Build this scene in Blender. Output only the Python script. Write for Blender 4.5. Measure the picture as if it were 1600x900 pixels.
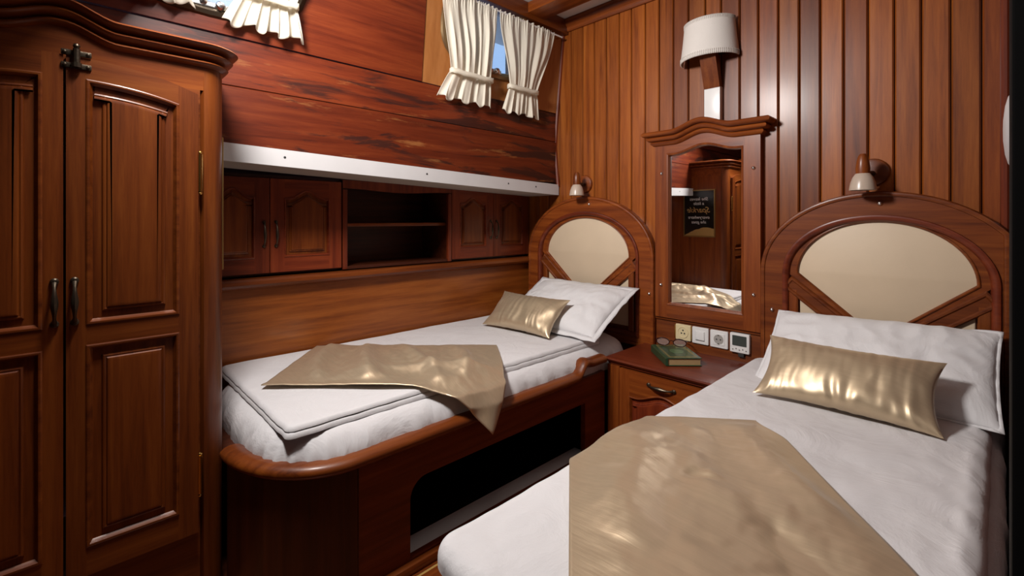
import bpy, bmesh, math, random
from mathutils import Vector, Matrix, noise
from mathutils.geometry import tessellate_polygon

for _o in list(bpy.data.objects):
    bpy.data.objects.remove(_o)
SC = bpy.context.scene
COL = SC.collection
PI = math.pi
random.seed(7)

# ------------------------------------------------------------------ camera, world, light
# All geometry below is written with the lens at the origin (x along the headboard wall,
# y towards it, z up) and moved to its final place (floor at z = 0) at the end.
SCALE = 1.08
OFFSET = Vector((0.0, -2.0, 0.985))

def place(x, y, z):
    return (Vector((x, y, z)) + OFFSET) * SCALE

cam_data = bpy.data.cameras.new('camera')
cam_data.sensor_width = 36.0
cam_data.lens = 36.0 * 729.0 / 1600.0
cam_data.shift_y = -108.0 / 1600.0
cam_data.clip_start = 0.02
cam = bpy.data.objects.new('camera', cam_data)
COL.objects.link(cam)
cam.location = place(0, 0, 0)
cam.rotation_euler = (PI / 2, 0, math.radians(46.2))
SC.camera = cam

world = bpy.data.worlds.new('daylight')
SC.world = world
world.use_nodes = True
bg = world.node_tree.nodes['Background']
bg.inputs['Color'].default_value = (0.34, 0.56, 0.95, 1)
bg.inputs['Strength'].default_value = 1.2

def lamp(name, kind, loc, energy, size, color=(1, 1, 1), target=None):
    d = bpy.data.lights.new(name, kind)
    d.energy = energy
    d.color = color
    if kind == 'AREA':
        d.shape = 'DISK'
        d.size = size
    else:
        d.shadow_soft_size = size
    o = bpy.data.objects.new(name, d)
    COL.objects.link(o)
    o.location = place(*loc)
    if target is not None:
        o.rotation_euler = (place(*target) - place(*loc)).to_track_quat('-Z', 'Y').to_euler()
    return o

lamp('ceiling_spot', 'AREA', (-1.13, 0.20, 0.84), 37.0, 0.30, (1.0, 0.955, 0.92), (-0.93, 1.30, 0.08))
lamp('cabinet_fill', 'POINT', (-0.62, 0.55, 0.93), 1.5, 0.10, (1.0, 0.955, 0.92))  # added fill without a fixture, brightens the cabinet doors under the shelf

SC.view_settings.view_transform = 'Standard'
SC.view_settings.look = 'None'
SC.view_settings.gamma = 1.0
SC.view_settings.use_curve_mapping = False
SC.view_settings.exposure = 0.0

# ------------------------------------------------------------------ materials
MATS = {}

def new_mat(name):
    m = bpy.data.materials.new(name)
    m.use_nodes = True
    nt = m.node_tree
    return m, nt, nt.nodes['Principled BSDF']

def plain(name, col, rough=0.5, metal=0.0, spec=0.5, coat=0.0, sheen=0.0, bump=0.0, bscale=200.0, emit=None):
    if name in MATS:
        return MATS[name]
    m, nt, p = new_mat(name)
    N, L = nt.nodes, nt.links
    p.inputs['Roughness'].default_value = rough
    p.inputs['Metallic'].default_value = metal
    p.inputs['Specular IOR Level'].default_value = spec
    p.inputs['Coat Weight'].default_value = coat
    p.inputs['Sheen Weight'].default_value = sheen
    tc = N.new('ShaderNodeTexCoord')
    nz = N.new('ShaderNodeTexNoise')
    nz.inputs['Scale'].default_value = 9.0
    nz.inputs['Detail'].default_value = 4.0
    L.new(tc.outputs['Object'], nz.inputs['Vector'])
    mx = N.new('ShaderNodeMix')
    mx.data_type = 'RGBA'
    mx.inputs[6].default_value = (col[0] * 0.93, col[1] * 0.93, col[2] * 0.93, 1)
    mx.inputs[7].default_value = (min(1, col[0] * 1.06), min(1, col[1] * 1.06), min(1, col[2] * 1.06), 1)
    L.new(nz.outputs['Fac'], mx.inputs[0])
    L.new(mx.outputs[2], p.inputs['Base Color'])
    if bump > 0:
        n2 = N.new('ShaderNodeTexNoise')
        n2.inputs['Scale'].default_value = bscale
        n2.inputs['Detail'].default_value = 3.0
        L.new(tc.outputs['Object'], n2.inputs['Vector'])
        b = N.new('ShaderNodeBump')
        b.inputs['Strength'].default_value = bump
        b.inputs['Distance'].default_value = 0.002
        L.new(n2.outputs['Fac'], b.inputs['Height'])
        L.new(b.outputs['Normal'], p.inputs['Normal'])
    MATS[name] = m
    return m

def wood(axis='Z', tone='mid', stain=False):
    """varnished mahogany with the grain along one axis"""
    key = 'mahogany_%s_%s_%s' % (axis, tone, stain)
    if key in MATS:
        return MATS[key]
    m, nt, p = new_mat(key)
    N, L = nt.nodes, nt.links
    tc = N.new('ShaderNodeTexCoord')
    oi = N.new('ShaderNodeObjectInfo')
    sc = N.new('ShaderNodeVectorMath'); sc.operation = 'SCALE'
    sc.inputs[0].default_value = (7.3, 11.1, 5.7)
    L.new(oi.outputs['Random'], sc.inputs['Scale'])
    ad = N.new('ShaderNodeVectorMath'); ad.operation = 'ADD'
    L.new(tc.outputs['Object'], ad.inputs[0])
    L.new(sc.outputs[0], ad.inputs[1])
    def mapped(along, across):
        mp = N.new('ShaderNodeMapping')
        v = [across] * 3
        v['XYZ'.index(axis)] = along
        mp.inputs['Scale'].default_value = v
        L.new(ad.outputs[0], mp.inputs['Vector'])
        return mp
    # broad ribbon figure
    n1 = N.new('ShaderNodeTexNoise')
    n1.inputs['Scale'].default_value = 1.0
    n1.inputs['Detail'].default_value = 4.0
    n1.inputs['Roughness'].default_value = 0.55
    n1.inputs['Distortion'].default_value = 0.4
    L.new(mapped(2.0, 42.0).outputs[0], n1.inputs['Vector'])
    # fine pores
    n2 = N.new('ShaderNodeTexNoise')
    n2.inputs['Scale'].default_value = 1.0
    n2.inputs['Detail'].default_value = 6.0
    n2.inputs['Roughness'].default_value = 0.7
    L.new(mapped(14.0, 260.0).outputs[0], n2.inputs['Vector'])
    mixf = N.new('ShaderNodeMath'); mixf.operation = 'MULTIPLY_ADD'
    mixf.inputs[1].default_value = 0.32
    L.new(n2.outputs['Fac'], mixf.inputs[0])
    sub = N.new('ShaderNodeMath'); sub.operation = 'MULTIPLY_ADD'
    sub.inputs[1].default_value = 0.78
    sub.inputs[2].default_value = -0.05
    L.new(n1.outputs['Fac'], sub.inputs[0])
    L.new(sub.outputs[0], mixf.inputs[2])
    ramp = N.new('ShaderNodeValToRGB')
    tones = {
        'mid':   [(0.090, 0.0165, 0.0030), (0.170, 0.0370, 0.0056), (0.262, 0.0690, 0.0108)],
        'gold':  [(0.135, 0.0280, 0.0036), (0.250, 0.0630, 0.0080), (0.360, 0.1080, 0.0160)],
        'red':   [(0.078, 0.0112, 0.0040), (0.145, 0.0225, 0.0066), (0.220, 0.0430, 0.0110)],
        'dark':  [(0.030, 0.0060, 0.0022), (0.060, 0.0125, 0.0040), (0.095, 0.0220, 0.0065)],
        'deep':  [(0.082, 0.0155, 0.0024), (0.160, 0.0350, 0.0048), (0.245, 0.0650, 0.0098)],
        'light': [(0.380, 0.135, 0.036), (0.470, 0.180, 0.052), (0.540, 0.220, 0.070)],
    }[tone]
    e = ramp.color_ramp.elements
    e[0].position = 0.30; e[0].color = (*tones[0], 1)
    e[1].position = 0.74; e[1].color = (*tones[2], 1)
    mid = e.new(0.50); mid.color = (*tones[1], 1)
    L.new(mixf.outputs[0], ramp.inputs['Fac'])
    hs = N.new('ShaderNodeHueSaturation')
    mr = N.new('ShaderNodeMapRange')
    mr.inputs['To Min'].default_value = 0.78
    mr.inputs['To Max'].default_value = 1.22
    L.new(oi.outputs['Random'], mr.inputs['Value'])
    L.new(mr.outputs[0], hs.inputs['Value'])
    L.new(ramp.outputs['Color'], hs.inputs['Color'])
    colour = hs.outputs['Color']
    if stain:
        # dark water marks and a worn lighter streak in the old varnish
        n3 = N.new('ShaderNodeTexNoise')
        n3.inputs['Scale'].default_value = 1.0
        n3.inputs['Detail'].default_value = 7.0
        n3.inputs['Roughness'].default_value = 0.62
        n3.inputs['Distortion'].default_value = 0.9
        L.new(mapped(1.5, 11.0).outputs[0], n3.inputs['Vector'])
        r3 = N.new('ShaderNodeValToRGB')
        r3.color_ramp.elements[0].position = 0.53
        r3.color_ramp.elements[0].color = (0, 0, 0, 1)
        r3.color_ramp.elements[1].position = 0.585
        r3.color_ramp.elements[1].color = (0.85, 0.85, 0.85, 1)
        L.new(n3.outputs['Fac'], r3.inputs['Fac'])
        mx = N.new('ShaderNodeMix'); mx.data_type = 'RGBA'
        L.new(r3.outputs['Color'], mx.inputs[0])
        L.new(colour, mx.inputs[6])
        mx.inputs[7].default_value = (0.028, 0.010, 0.008, 1)
        colour = mx.outputs[2]
        n4 = N.new('ShaderNodeTexNoise')
        n4.inputs['Scale'].default_value = 1.0
        n4.inputs['Detail'].default_value = 8.0
        n4.inputs['Roughness'].default_value = 0.66
        L.new(mapped(2.6, 17.0).outputs[0], n4.inputs['Vector'])
        r4 = N.new('ShaderNodeValToRGB')
        r4.color_ramp.elements[0].position = 0.60
        r4.color_ramp.elements[0].color = (0, 0, 0, 1)
        r4.color_ramp.elements[1].position = 0.68
        r4.color_ramp.elements[1].color = (0.75, 0.75, 0.75, 1)
        L.new(n4.outputs['Fac'], r4.inputs['Fac'])
        m4 = N.new('ShaderNodeMix'); m4.data_type = 'RGBA'
        L.new(r4.outputs['Color'], m4.inputs[0])
        L.new(colour, m4.inputs[6])
        m4.inputs[7].default_value = (0.30, 0.115, 0.035, 1)
        colour = m4.outputs[2]
    L.new(colour, p.inputs['Base Color'])
    p.inputs['Roughness'].default_value = 0.40
    p.inputs['Specular IOR Level'].default_value = 0.32
    p.inputs['Coat Weight'].default_value = 0.18
    p.inputs['Coat Roughness'].default_value = 0.20
    b = N.new('ShaderNodeBump')
    b.inputs['Strength'].default_value = 0.10
    b.inputs['Distance'].default_value = 0.001
    L.new(mixf.outputs[0], b.inputs['Height'])
    L.new(b.outputs['Normal'], p.inputs['Normal'])
    MATS[key] = m
    return m

def linen(name, col, crease=0.25):
    if name in MATS:
        return MATS[name]
    m, nt, p = new_mat(name)
    N, L = nt.nodes, nt.links
    tc = N.new('ShaderNodeTexCoord')
    p.inputs['Base Color'].default_value = (*col, 1)
    p.inputs['Roughness'].default_value = 0.75
    p.inputs['Specular IOR Level'].default_value = 0.25
    p.inputs['Sheen Weight'].default_value = 0.08
    n1 = N.new('ShaderNodeTexNoise')
    n1.inputs['Scale'].default_value = 6.0
    n1.inputs['Detail'].default_value = 6.0
    n1.inputs['Roughness'].default_value = 0.58
    n1.inputs['Distortion'].default_value = 1.6
    L.new(tc.outputs['Object'], n1.inputs['Vector'])
    n2 = N.new('ShaderNodeTexNoise')
    n2.inputs['Scale'].default_value = 420.0
    L.new(tc.outputs['Object'], n2.inputs['Vector'])
    a = N.new('ShaderNodeMath'); a.operation = 'MULTIPLY_ADD'
    a.inputs[1].default_value = 0.03
    L.new(n2.outputs['Fac'], a.inputs[0]); L.new(n1.outputs['Fac'], a.inputs[2])
    b = N.new('ShaderNodeBump')
    b.inputs['Strength'].default_value = crease
    b.inputs['Distance'].default_value = 0.02
    L.new(a.outputs[0], b.inputs['Height'])
    L.new(b.outputs['Normal'], p.inputs['Normal'])
    MATS[name] = m
    return m

def satin(name, col, rough=0.36, fine=0.15):
    if name in MATS:
        return MATS[name]
    m, nt, p = new_mat(name)
    N, L = nt.nodes, nt.links
    tc = N.new('ShaderNodeTexCoord')
    p.inputs['Metallic'].default_value = 0.60
    p.inputs['Roughness'].default_value = rough
    p.inputs['Sheen Weight'].default_value = 0.12
    mp = N.new('ShaderNodeMapping')
    mp.inputs['Scale'].default_value = (10, 130, 60)
    L.new(tc.outputs['Object'], mp.inputs['Vector'])
    n1 = N.new('ShaderNodeTexNoise')
    n1.inputs['Scale'].default_value = 1.0
    n1.inputs['Detail'].default_value = 5.0
    L.new(mp.outputs[0], n1.inputs['Vector'])
    mx = N.new('ShaderNodeMix'); mx.data_type = 'RGBA'
    mx.inputs[6].default_value = (col[0] * 0.88, col[1] * 0.87, col[2] * 0.85, 1)
    mx.inputs[7].default_value = (col[0] * 1.10, col[1] * 1.10, col[2] * 1.10, 1)
    L.new(n1.outputs['Fac'], mx.inputs[0])
    L.new(mx.outputs[2], p.inputs['Base Color'])
    b = N.new('ShaderNodeBump')
    b.inputs['Strength'].default_value = fine
    b.inputs['Distance'].default_value = 0.001
    L.new(n1.outputs['Fac'], b.inputs['Height'])
    L.new(b.outputs['Normal'], p.inputs['Normal'])
    MATS[name] = m
    return m

def curtain_mat():
    if 'curtain_cotton' in MATS:
        return MATS['curtain_cotton']
    m, nt, p = new_mat('curtain_cotton')
    N, L = nt.nodes, nt.links
    out = [n for n in N if n.type == 'OUTPUT_MATERIAL'][0]
    p.inputs['Base Color'].default_value = (0.88, 0.83, 0.72, 1)
    p.inputs['Roughness'].default_value = 0.7
    p.inputs['Sheen Weight'].default_value = 0.1
    tl = N.new('ShaderNodeBsdfTranslucent')
    tl.inputs['Color'].default_value = (0.90, 0.84, 0.70, 1)
    mx = N.new('ShaderNodeMixShader')
    mx.inputs[0].default_value = 0.35
    L.new(p.outputs[0], mx.inputs[1])
    L.new(tl.outputs[0], mx.inputs[2])
    L.new(mx.outputs[0], out.inputs['Surface'])
    tc = N.new('ShaderNodeTexCoord')
    n2 = N.new('ShaderNodeTexNoise'); n2.inputs['Scale'].default_value = 500.0
    L.new(tc.outputs['Object'], n2.inputs['Vector'])
    b = N.new('ShaderNodeBump'); b.inputs['Strength'].default_value = 0.15
    b.inputs['Distance'].default_value = 0.001
    L.new(n2.outputs['Fac'], b.inputs['Height'])
    L.new(b.outputs['Normal'], p.inputs['Normal'])
    MATS['curtain_cotton'] = m
    return m

def glass_mat(name='window_glass', col=(1, 1, 1), rough=0.0, mix=0.85):
    if name in MATS:
        return MATS[name]
    m, nt, p = new_mat(name)
    N, L = nt.nodes, nt.links
    out = [n for n in N if n.type == 'OUTPUT_MATERIAL'][0]
    p.inputs['Base Color'].default_value = (*col, 1)
    p.inputs['Roughness'].default_value = 0.05
    tr = N.new('ShaderNodeBsdfTransparent')
    tr.inputs['Color'].default_value = (*col, 1)
    mx = N.new('ShaderNodeMixShader')
    mx.inputs[0].default_value = mix
    L.new(p.outputs[0], mx.inputs[1]); L.new(tr.outputs[0], mx.inputs[2])
    L.new(mx.outputs[0], out.inputs['Surface'])
    MATS[name] = m
    return m

WHITE_LINEN = linen('white_bed_linen', (0.66, 0.645, 0.655), 0.34)
PILLOW_LINEN = linen('white_pillow_linen', (0.71, 0.70, 0.71), 0.32)
GOLD_SATIN = satin('gold_satin', (0.56, 0.440, 0.295), 0.40)
GOLD_THROW = satin('gold_throw_fabric', (0.60, 0.472, 0.320), 0.39, 0.6)
CREAM = plain('cream_leather', (0.63, 0.50, 0.355), 0.5, bump=0.1, bscale=500)
WHITE_PAINT = plain('white_paint', (0.62, 0.61, 0.615), 0.4)
WHITE_PLASTIC = plain('white_plastic', (0.78, 0.77, 0.76), 0.3)
CREAM_PLASTIC = plain('cream_plastic', (0.72, 0.60, 0.36), 0.35)
BRONZE = plain('dark_bronze', (0.085, 0.065, 0.045), 0.38, metal=0.85, bump=0.3, bscale=120)
BRASS = plain('polished_brass', (0.70, 0.42, 0.12), 0.25, metal=1.0)
CHROME = plain('chrome', (0.75, 0.75, 0.75), 0.18, metal=1.0)
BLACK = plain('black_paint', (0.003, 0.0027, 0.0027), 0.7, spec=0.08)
DARKGREY = plain('dark_grey', (0.03, 0.03, 0.03), 0.5)
SHADE = plain('lampshade_fabric', (0.68, 0.64, 0.60), 0.8, bump=0.3, bscale=400)
FROST = plain('frosted_glass', (0.50, 0.40, 0.32), 0.28)
SCREEN = plain('grey_screen', (0.055, 0.065, 0.06), 0.2)
CEILING = plain('ceiling_paint', (0.72, 0.71, 0.70), 0.5)
MIRROR = plain('mirror_glass', (0.92, 0.92, 0.92), 0.01, metal=1.0)
WZ, WX, WY = wood('Z'), wood('X'), wood('Y')

# ------------------------------------------------------------------ mesh helpers
def FX(x0):
    return lambda a, b, d: (x0 + d, a, b)            # a = y, b = z, facing +x

def FY(y0):
    return lambda a, b, d: (a, y0 - d, b)            # a = x, b = z, facing -y

def FZ(z0):
    return lambda a, b, d: (a, b, z0 + d)            # a = x, b = y, facing +z

def offset_poly(poly, ins):
    n = len(poly)
    out = []
    for i in range(n):
        p0, p1, p2 = poly[i - 1], poly[i], poly[(i + 1) % n]
        e1 = Vector((p1[0] - p0[0], p1[1] - p0[1])); e2 = Vector((p2[0] - p1[0], p2[1] - p1[1]))
        if e1.length < 1e-9: e1 = e2
        if e2.length < 1e-9: e2 = e1
        e1 = e1.normalized(); e2 = e2.normalized()
        n1 = Vector((-e1.y, e1.x)); n2 = Vector((-e2.y, e2.x))
        k = 1.0 + n1.dot(n2)
        if k < 0.2: k = 0.2
        v = (n1 + n2) / k
        out.append((p1[0] + v.x * ins, p1[1] + v.y * ins))
    return out

class MB:
    def __init__(self):
        self.v, self.f, self.m = [], [], []

    def add(self, verts, faces, mi=0):
        b = len(self.v)
        self.v += [tuple(p) for p in verts]
        for f in faces:
            self.f.append([b + i for i in f]); self.m.append(mi)
        return self

    def prism(self, poly, fn, d0, d1, holes=(), mi=0):
        loops = [list(poly)] + [list(h) for h in holes]
        flat = [p for l in loops for p in l]
        tris = tessellate_polygon([[Vector((p[0], p[1], 0)) for p in l] for l in loops])
        n = len(flat)
        vs = [fn(p[0], p[1], d1) for p in flat] + [fn(p[0], p[1], d0) for p in flat]
        fs = [list(t) for t in tris] + [[i + n for i in reversed(t)] for t in tris]
        s = 0
        for l in loops:
            k = len(l)
            for i in range(k):
                a, b = s + i, s + (i + 1) % k
                fs.append([a, b, b + n, a + n])
            s += k
        return self.add(vs, fs, mi)

    def rings(self, poly, levels, fn, cap=True, closed=True, mi=0):
        n = len(poly)
        vs, fs = [], []
        for ins, d in levels:
            vs += [fn(p[0], p[1], d) for p in offset_poly(poly, ins)]
        for k in range(len(levels) - 1):
            for i in range(n):
                j = (i + 1) % n
                fs.append([k * n + i, k * n + j, (k + 1) * n + j, (k + 1) * n + i])
        if cap:
            last = offset_poly(poly, levels[-1][0])
            tris = tessellate_polygon([[Vector((p[0], p[1], 0)) for p in last]])
            o = (len(levels) - 1) * n
            fs += [[o + i for i in t] for t in tris]
        return self.add(vs, fs, mi)

    def box(self, x0, x1, y0, y1, z0, z1, bev=0.0, mi=0, seg=2):
        bm = bmesh.new()
        bmesh.ops.create_cube(bm, size=1.0)
        for v in bm.verts:
            v.co = Vector(((x0 + x1) / 2 + v.co.x * (x1 - x0), (y0 + y1) / 2 + v.co.y * (y1 - y0), (z0 + z1) / 2 + v.co.z * (z1 - z0)))
        if bev > 0:
            bmesh.ops.bevel(bm, geom=list(bm.edges), offset=bev, segments=seg, profile=0.6, affect='EDGES')
        bm.verts.index_update()
        self.add([v.co[:] for v in bm.verts], [[v.index for v in f.verts] for f in bm.faces], mi)
        bm.free()
        return self

    def tube(self, path, radii, seg=10, caps=True, mi=0, squash=1.0):
        pts = [Vector(p) for p in path]
        if not isinstance(radii, (list, tuple)):
            radii = [radii] * len(pts)
        n = len(pts)
        vs, fs = [], []
        t0 = (pts[1] - pts[0]).normalized()
        up = Vector((0, 0, 1)) if abs(t0.z) < 0.9 else Vector((1, 0, 0))
        nrm = (up - t0 * up.dot(t0)).normalized()
        for i, p in enumerate(pts):
            t = (pts[min(i + 1, n - 1)] - pts[max(i - 1, 0)])
            t = t.normalized() if t.length > 1e-9 else t0
            nrm = (nrm - t * nrm.dot(t))
            nrm = nrm.normalized() if nrm.length > 1e-6 else t.orthogonal().normalized()
            bn = t.cross(nrm)
            for k in range(seg):
                a = 2 * PI * k / seg
                vs.append(p + nrm * math.cos(a) * radii[i] + bn * math.sin(a) * radii[i] * squash)
        for i in range(n - 1):
            for k in range(seg):
                j = (k + 1) % seg
                fs.append([i * seg + k, i * seg + j, (i + 1) * seg + j, (i + 1) * seg + k])
        if caps:
            fs.append(list(reversed(range(seg))))
            fs.append([(n - 1) * seg + k for k in range(seg)])
        return self.add(vs, fs, mi)

    def lathe(self, origin, axis, prof, seg=20, mi=0, a0=0.0, a1=2 * PI):
        """prof: (radius, along axis)"""
        ax = Vector(axis).normalized()
        u = ax.orthogonal().normalized(); w = ax.cross(u)
        o = Vector(origin)
        full = abs(a1 - a0 - 2 * PI) < 1e-6
        cnt = seg if full else seg + 1
        vs, fs = [], []
        for r, h in prof:
            for k in range(cnt):
                a = a0 + (a1 - a0) * k / seg
                vs.append(o + ax * h + (u * math.cos(a) + w * math.sin(a)) * max(r, 1e-5))
        for i in range(len(prof) - 1):
            for k in range(seg):
                j = (k + 1) % cnt
                fs.append([i * cnt + k, i * cnt + j, (i + 1) * cnt + j, (i + 1) * cnt + k])
        return self.add(vs, fs, mi)

    def sweep(self, path, prof, mi=0, closed_prof=False, caps=True):
        """path: (x, y, z, nx, ny); prof: (outward, up)"""
        vs, fs = [], []
        k = len(prof)
        for (x, y, z, nx, ny) in path:
            vs += [(x + nx * o, y + ny * o, z + h) for o, h in prof]
        m = k if closed_prof else k - 1
        for i in range(len(path) - 1):
            for j in range(m):
                j2 = (j + 1) % k
                fs.append([i * k + j, i * k + j2, (i + 1) * k + j2, (i + 1) * k + j])
        if caps and closed_prof:
            fs.append(list(range(k)))
            fs.append([(len(path) - 1) * k + j for j in reversed(range(k))])
        return self.add(vs, fs, mi)

    def grid(self, nu, nv, fn, mi=0):
        vs = [fn(i / nu, j / nv) for j in range(nv + 1) for i in range(nu + 1)]
        fs = [[j * (nu + 1) + i, j * (nu + 1) + i + 1, (j + 1) * (nu + 1) + i + 1, (j + 1) * (nu + 1) + i] for j in range(nv) for i in range(nu)]
        return self.add(vs, fs, mi)

    def build(self, name, mats, parent=None, origin=None, smooth=35, solid=0.0, recalc=True):
        base = Vector((0, 0, 0))
        if origin is not None:
            base = Vector(origin)
        elif parent is not None:
            base = world_loc(parent)
        me = bpy.data.meshes.new(name)
        me.from_pydata([tuple(Vector(p) - base) for p in self.v], [], self.f)
        if not isinstance(mats, (list, tuple)):
            mats = [mats]
        for mt in mats:
            me.materials.append(mt)
        me.polygons.foreach_set('material_index', self.m)
        bm = bmesh.new(); bm.from_mesh(me)
        bmesh.ops.remove_doubles(bm, verts=bm.verts, dist=1e-5)
        if recalc:
            bmesh.ops.recalc_face_normals(bm, faces=bm.faces)
        bm.to_mesh(me); bm.free()
        if smooth:
            me.polygons.foreach_set('use_smooth', [True] * len(me.polygons))
            me.set_sharp_from_angle(angle=math.radians(smooth))
        o = bpy.data.objects.new(name, me)
        COL.objects.link(o)
        if solid:
            md = o.modifiers.new('thickness', 'SOLIDIFY')
            md.thickness = solid
            md.offset = 0.0
        if parent is not None:
            o.parent = parent
            o.location = base - world_loc(parent)
        else:
            o.location = base
        return o

def world_loc(o):
    l = Vector(o.location)
    while o.parent is not None:
        o = o.parent
        l += o.location
    return l

def empty(name, loc):
    o = bpy.data.objects.new(name, None)
    o.empty_display_size = 0.05
    COL.objects.link(o)
    o.location = loc
    return o

def tag(o, label=None, cat=None, group=None, kind=None):
    if label: o['label'] = label
    if cat: o['category'] = cat
    if group: o['group'] = group
    if kind: o['kind'] = kind
    return o

def thing(name, loc, label, cat, group=None):
    return tag(empty(name, loc), label, cat, group)

def struct(o):
    o['kind'] = 'structure'
    return o

def copy_part(src, parent, loc):
    c = src.copy()
    COL.objects.link(c)
    c.parent = parent
    c.location = Vector(loc) - world_loc(parent)
    return c

def rect(a0, a1, b0, b1):
    return [(a0, b0), (a1, b0), (a1, b1), (a0, b1)]

def rrect(a0, a1, b0, b1, r, seg=6, which=(1, 1, 1, 1)):
    """counter clockwise rounded rectangle; which = bl, br, tr, tl"""
    pts = []
    for (cx, cy, s, on, px, py) in ((a0 + r, b0 + r, PI, which[0], a0, b0), (a1 - r, b0 + r, 1.5 * PI, which[1], a1, b0),
                                    (a1 - r, b1 - r, 0, which[2], a1, b1), (a0 + r, b1 - r, .5 * PI, which[3], a0, b1)):
        if on:
            for k in range(seg + 1):
                a = s + .5 * PI * k / seg
                pts.append((cx + r * math.cos(a), cy + r * math.sin(a)))
        else:
            pts.append((px, py))
    return pts

def ss(x):
    x = max(0.0, min(1.0, x))
    return x * x * (3 - 2 * x)

def nz(x, y, z=0.0):
    return noise.noise(Vector((x, y, z)))

FLOOR = -0.985
BACK = 2.0
LOWX = -1.926          # cabinet fronts and the board along the berth
HULLX = -1.712         # planked hull above the white shelf
CEIL = 1.085

# ================================================================== setting
floor = struct(MB().box(-2.15, 0.95, -0.85, 2.12, FLOOR - 0.06, FLOOR - 0.006).build('floor', wood('Y', 'dark'), None, smooth=0))
HOLLY = plain('holly_inlay', (0.55, 0.33, 0.10), 0.4)
for i in range(11):
    x0 = -1.44 + i * 0.112
    MB().box(x0, x0 + 0.104, -0.8, 1.63, FLOOR - 0.006, FLOOR, 0.001).build('plank', wood('Y', 'mid'), floor)
    MB().box(x0 + 0.1045, x0 + 0.1115, -0.8, 1.63, FLOOR - 0.006, FLOOR - 0.0005).build('inlay_strip', HOLLY, floor, smooth=0)

ceiling = struct(MB().box(-2.15, 0.95, -0.85, 2.12, CEIL, CEIL + 0.05).build('ceiling', CEILING, None, smooth=0))

# headboard wall: one board after another with v-joints
SEAMS = [-1.693, -1.613, -1.533, -1.458, -1.382, -1.306, -1.237, -1.162, -1.09, -1.02, -0.949, -0.874, -0.807, -0.732, -0.661,
         -0.589, -0.518, -0.45, -0.38, -0.31, -0.24, -0.172, -0.103, -0.035, 0.045]
wall_back = struct(MB().box(-2.15, 0.95, BACK + 0.004, BACK + 0.12, FLOOR - 0.05, CEIL + 0.05).build('wall_back', wood('Z', 'dark'), None, smooth=0))
for x in (-2.01, -1.93, -1.852, -1.773):
    SEAMS.insert(0, 0)
SEAMS[0:4] = [-2.01, -1.93, -1.852, -1.773]
for a, b in zip(SEAMS[:-1], SEAMS[1:]):
    g = 0.0016
    mb = MB()
    prof = [(a + g, 0.004), (a + g, -0.005), (a + g + 0.004, -0.010), (b - g - 0.004, -0.010), (b - g, -0.005), (b - g, 0.004)]
    mb.prism(prof, lambda p, q, d: (p, BACK + q, d), FLOOR, CEIL - 0.02)
    mid_x = (a + b) / 2
    mb.build('plank', wood('Z', 'gold' if random.random() < (0.75 if mid_x < -0.8 else 0.45) else 'mid'), wall_back, origin=(mid_x, BACK, 0.2), smooth=20)  # lighter boards likelier at left: the light's falloff put into the wood tone

# moulding along the top of the headboard wall
tr = MB().sweep([(-2.1, BACK - 0.010, 1.02, 0, -1), (0.10, BACK - 0.010, 1.02, 0, -1)],
                [(0, 0), (0.012, 0.0), (0.018, 0.012), (0.018, 0.022), (0.030, 0.034), (0.034, 0.05), (0.034, 0.064), (0, 0.064)], closed_prof=True)
struct(tr.build('trim_1', wood('X', 'deep')))
# corner moulding between hull and headboard wall
struct(MB().tube([(-1.700, BACK - 0.012, 0.18), (-1.722, BACK - 0.012, 0.40), (-1.705, BACK - 0.012, 0.60), (-1.662, BACK - 0.012, 1.02)], 0.011, 8).build('trim_2', wood('Z', 'red')))

# hull planking
def hull_fn(x0, lean=0.0, z0=0.587):
    return lambda a, b, d: (x0 + d + (b - z0) * lean, a, b)

wall_left = struct(MB().prism(rect(-0.85, 2.05, 0.19, 0.58), FX(HULLX - 0.03), -0.10, 0.0).build('wall_left', wood('Y', 'dark'), None, smooth=0))
for (b0, b1, st) in ((0.20, 0.4285, 1), (0.4305, 0.586, 1)):
    mb = MB().rings(rect(-0.84, 1.992, b0, b1), [(0, -0.03), (0, -0.002), (0.002, 0.0)], FX(HULLX))
    mb.build('plank', wood('Y', 'red', True), wall_left, origin=(HULLX, 0.6 + b0, b0))

def oval(cy, cz, ry, rz, n=36, p=2.6):
    pts = []
    for k in range(n):
        a = 2 * PI * k / n
        c, s = math.cos(a), math.sin(a)
        pts.append((cy + ry * math.copysign(abs(c) ** (2 / p), c), cz + rz * math.copysign(abs(s) ** (2 / p), s)))
    return pts

LEAN = 0.105
WIN = {1: (1.475, 0.865, 0.275, 0.165), 2: (0.325, 0.815, 0.27, 0.165)}
hull_up = hull_fn(HULLX + 0.008, LEAN)
mb = MB().prism(rect(-0.84, 1.100, 0.588, 1.08), hull_up, -0.035, 0.0, [list(reversed(oval(*WIN[2])))])
mb.build('hull_panel', wood('Y', 'red'), wall_left)
mb = MB().prism(rect(1.103, 1.992, 0.588, 1.08), hull_up, -0.035, -0.004, [list(reversed(oval(*WIN[1])))])
mb.build('window_panel', wood('Z', 'light'), wall_left)

# stringer along the hull under the deck and the deck beams
struct(MB().box(-1.72, -1.625, -0.84, 1.985, 1.005, 1.083, 0.004).build('trim_3', wood('Y', 'deep')))
for i, y in enumerate((1.67, 0.98, 0.25)):
    struct(MB().box(-1.63, 0.9, y, y + 0.125, 1.03, 1.083, 0.006).build('trim_%d' % (4 + i), wood('X', 'deep')))

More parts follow.
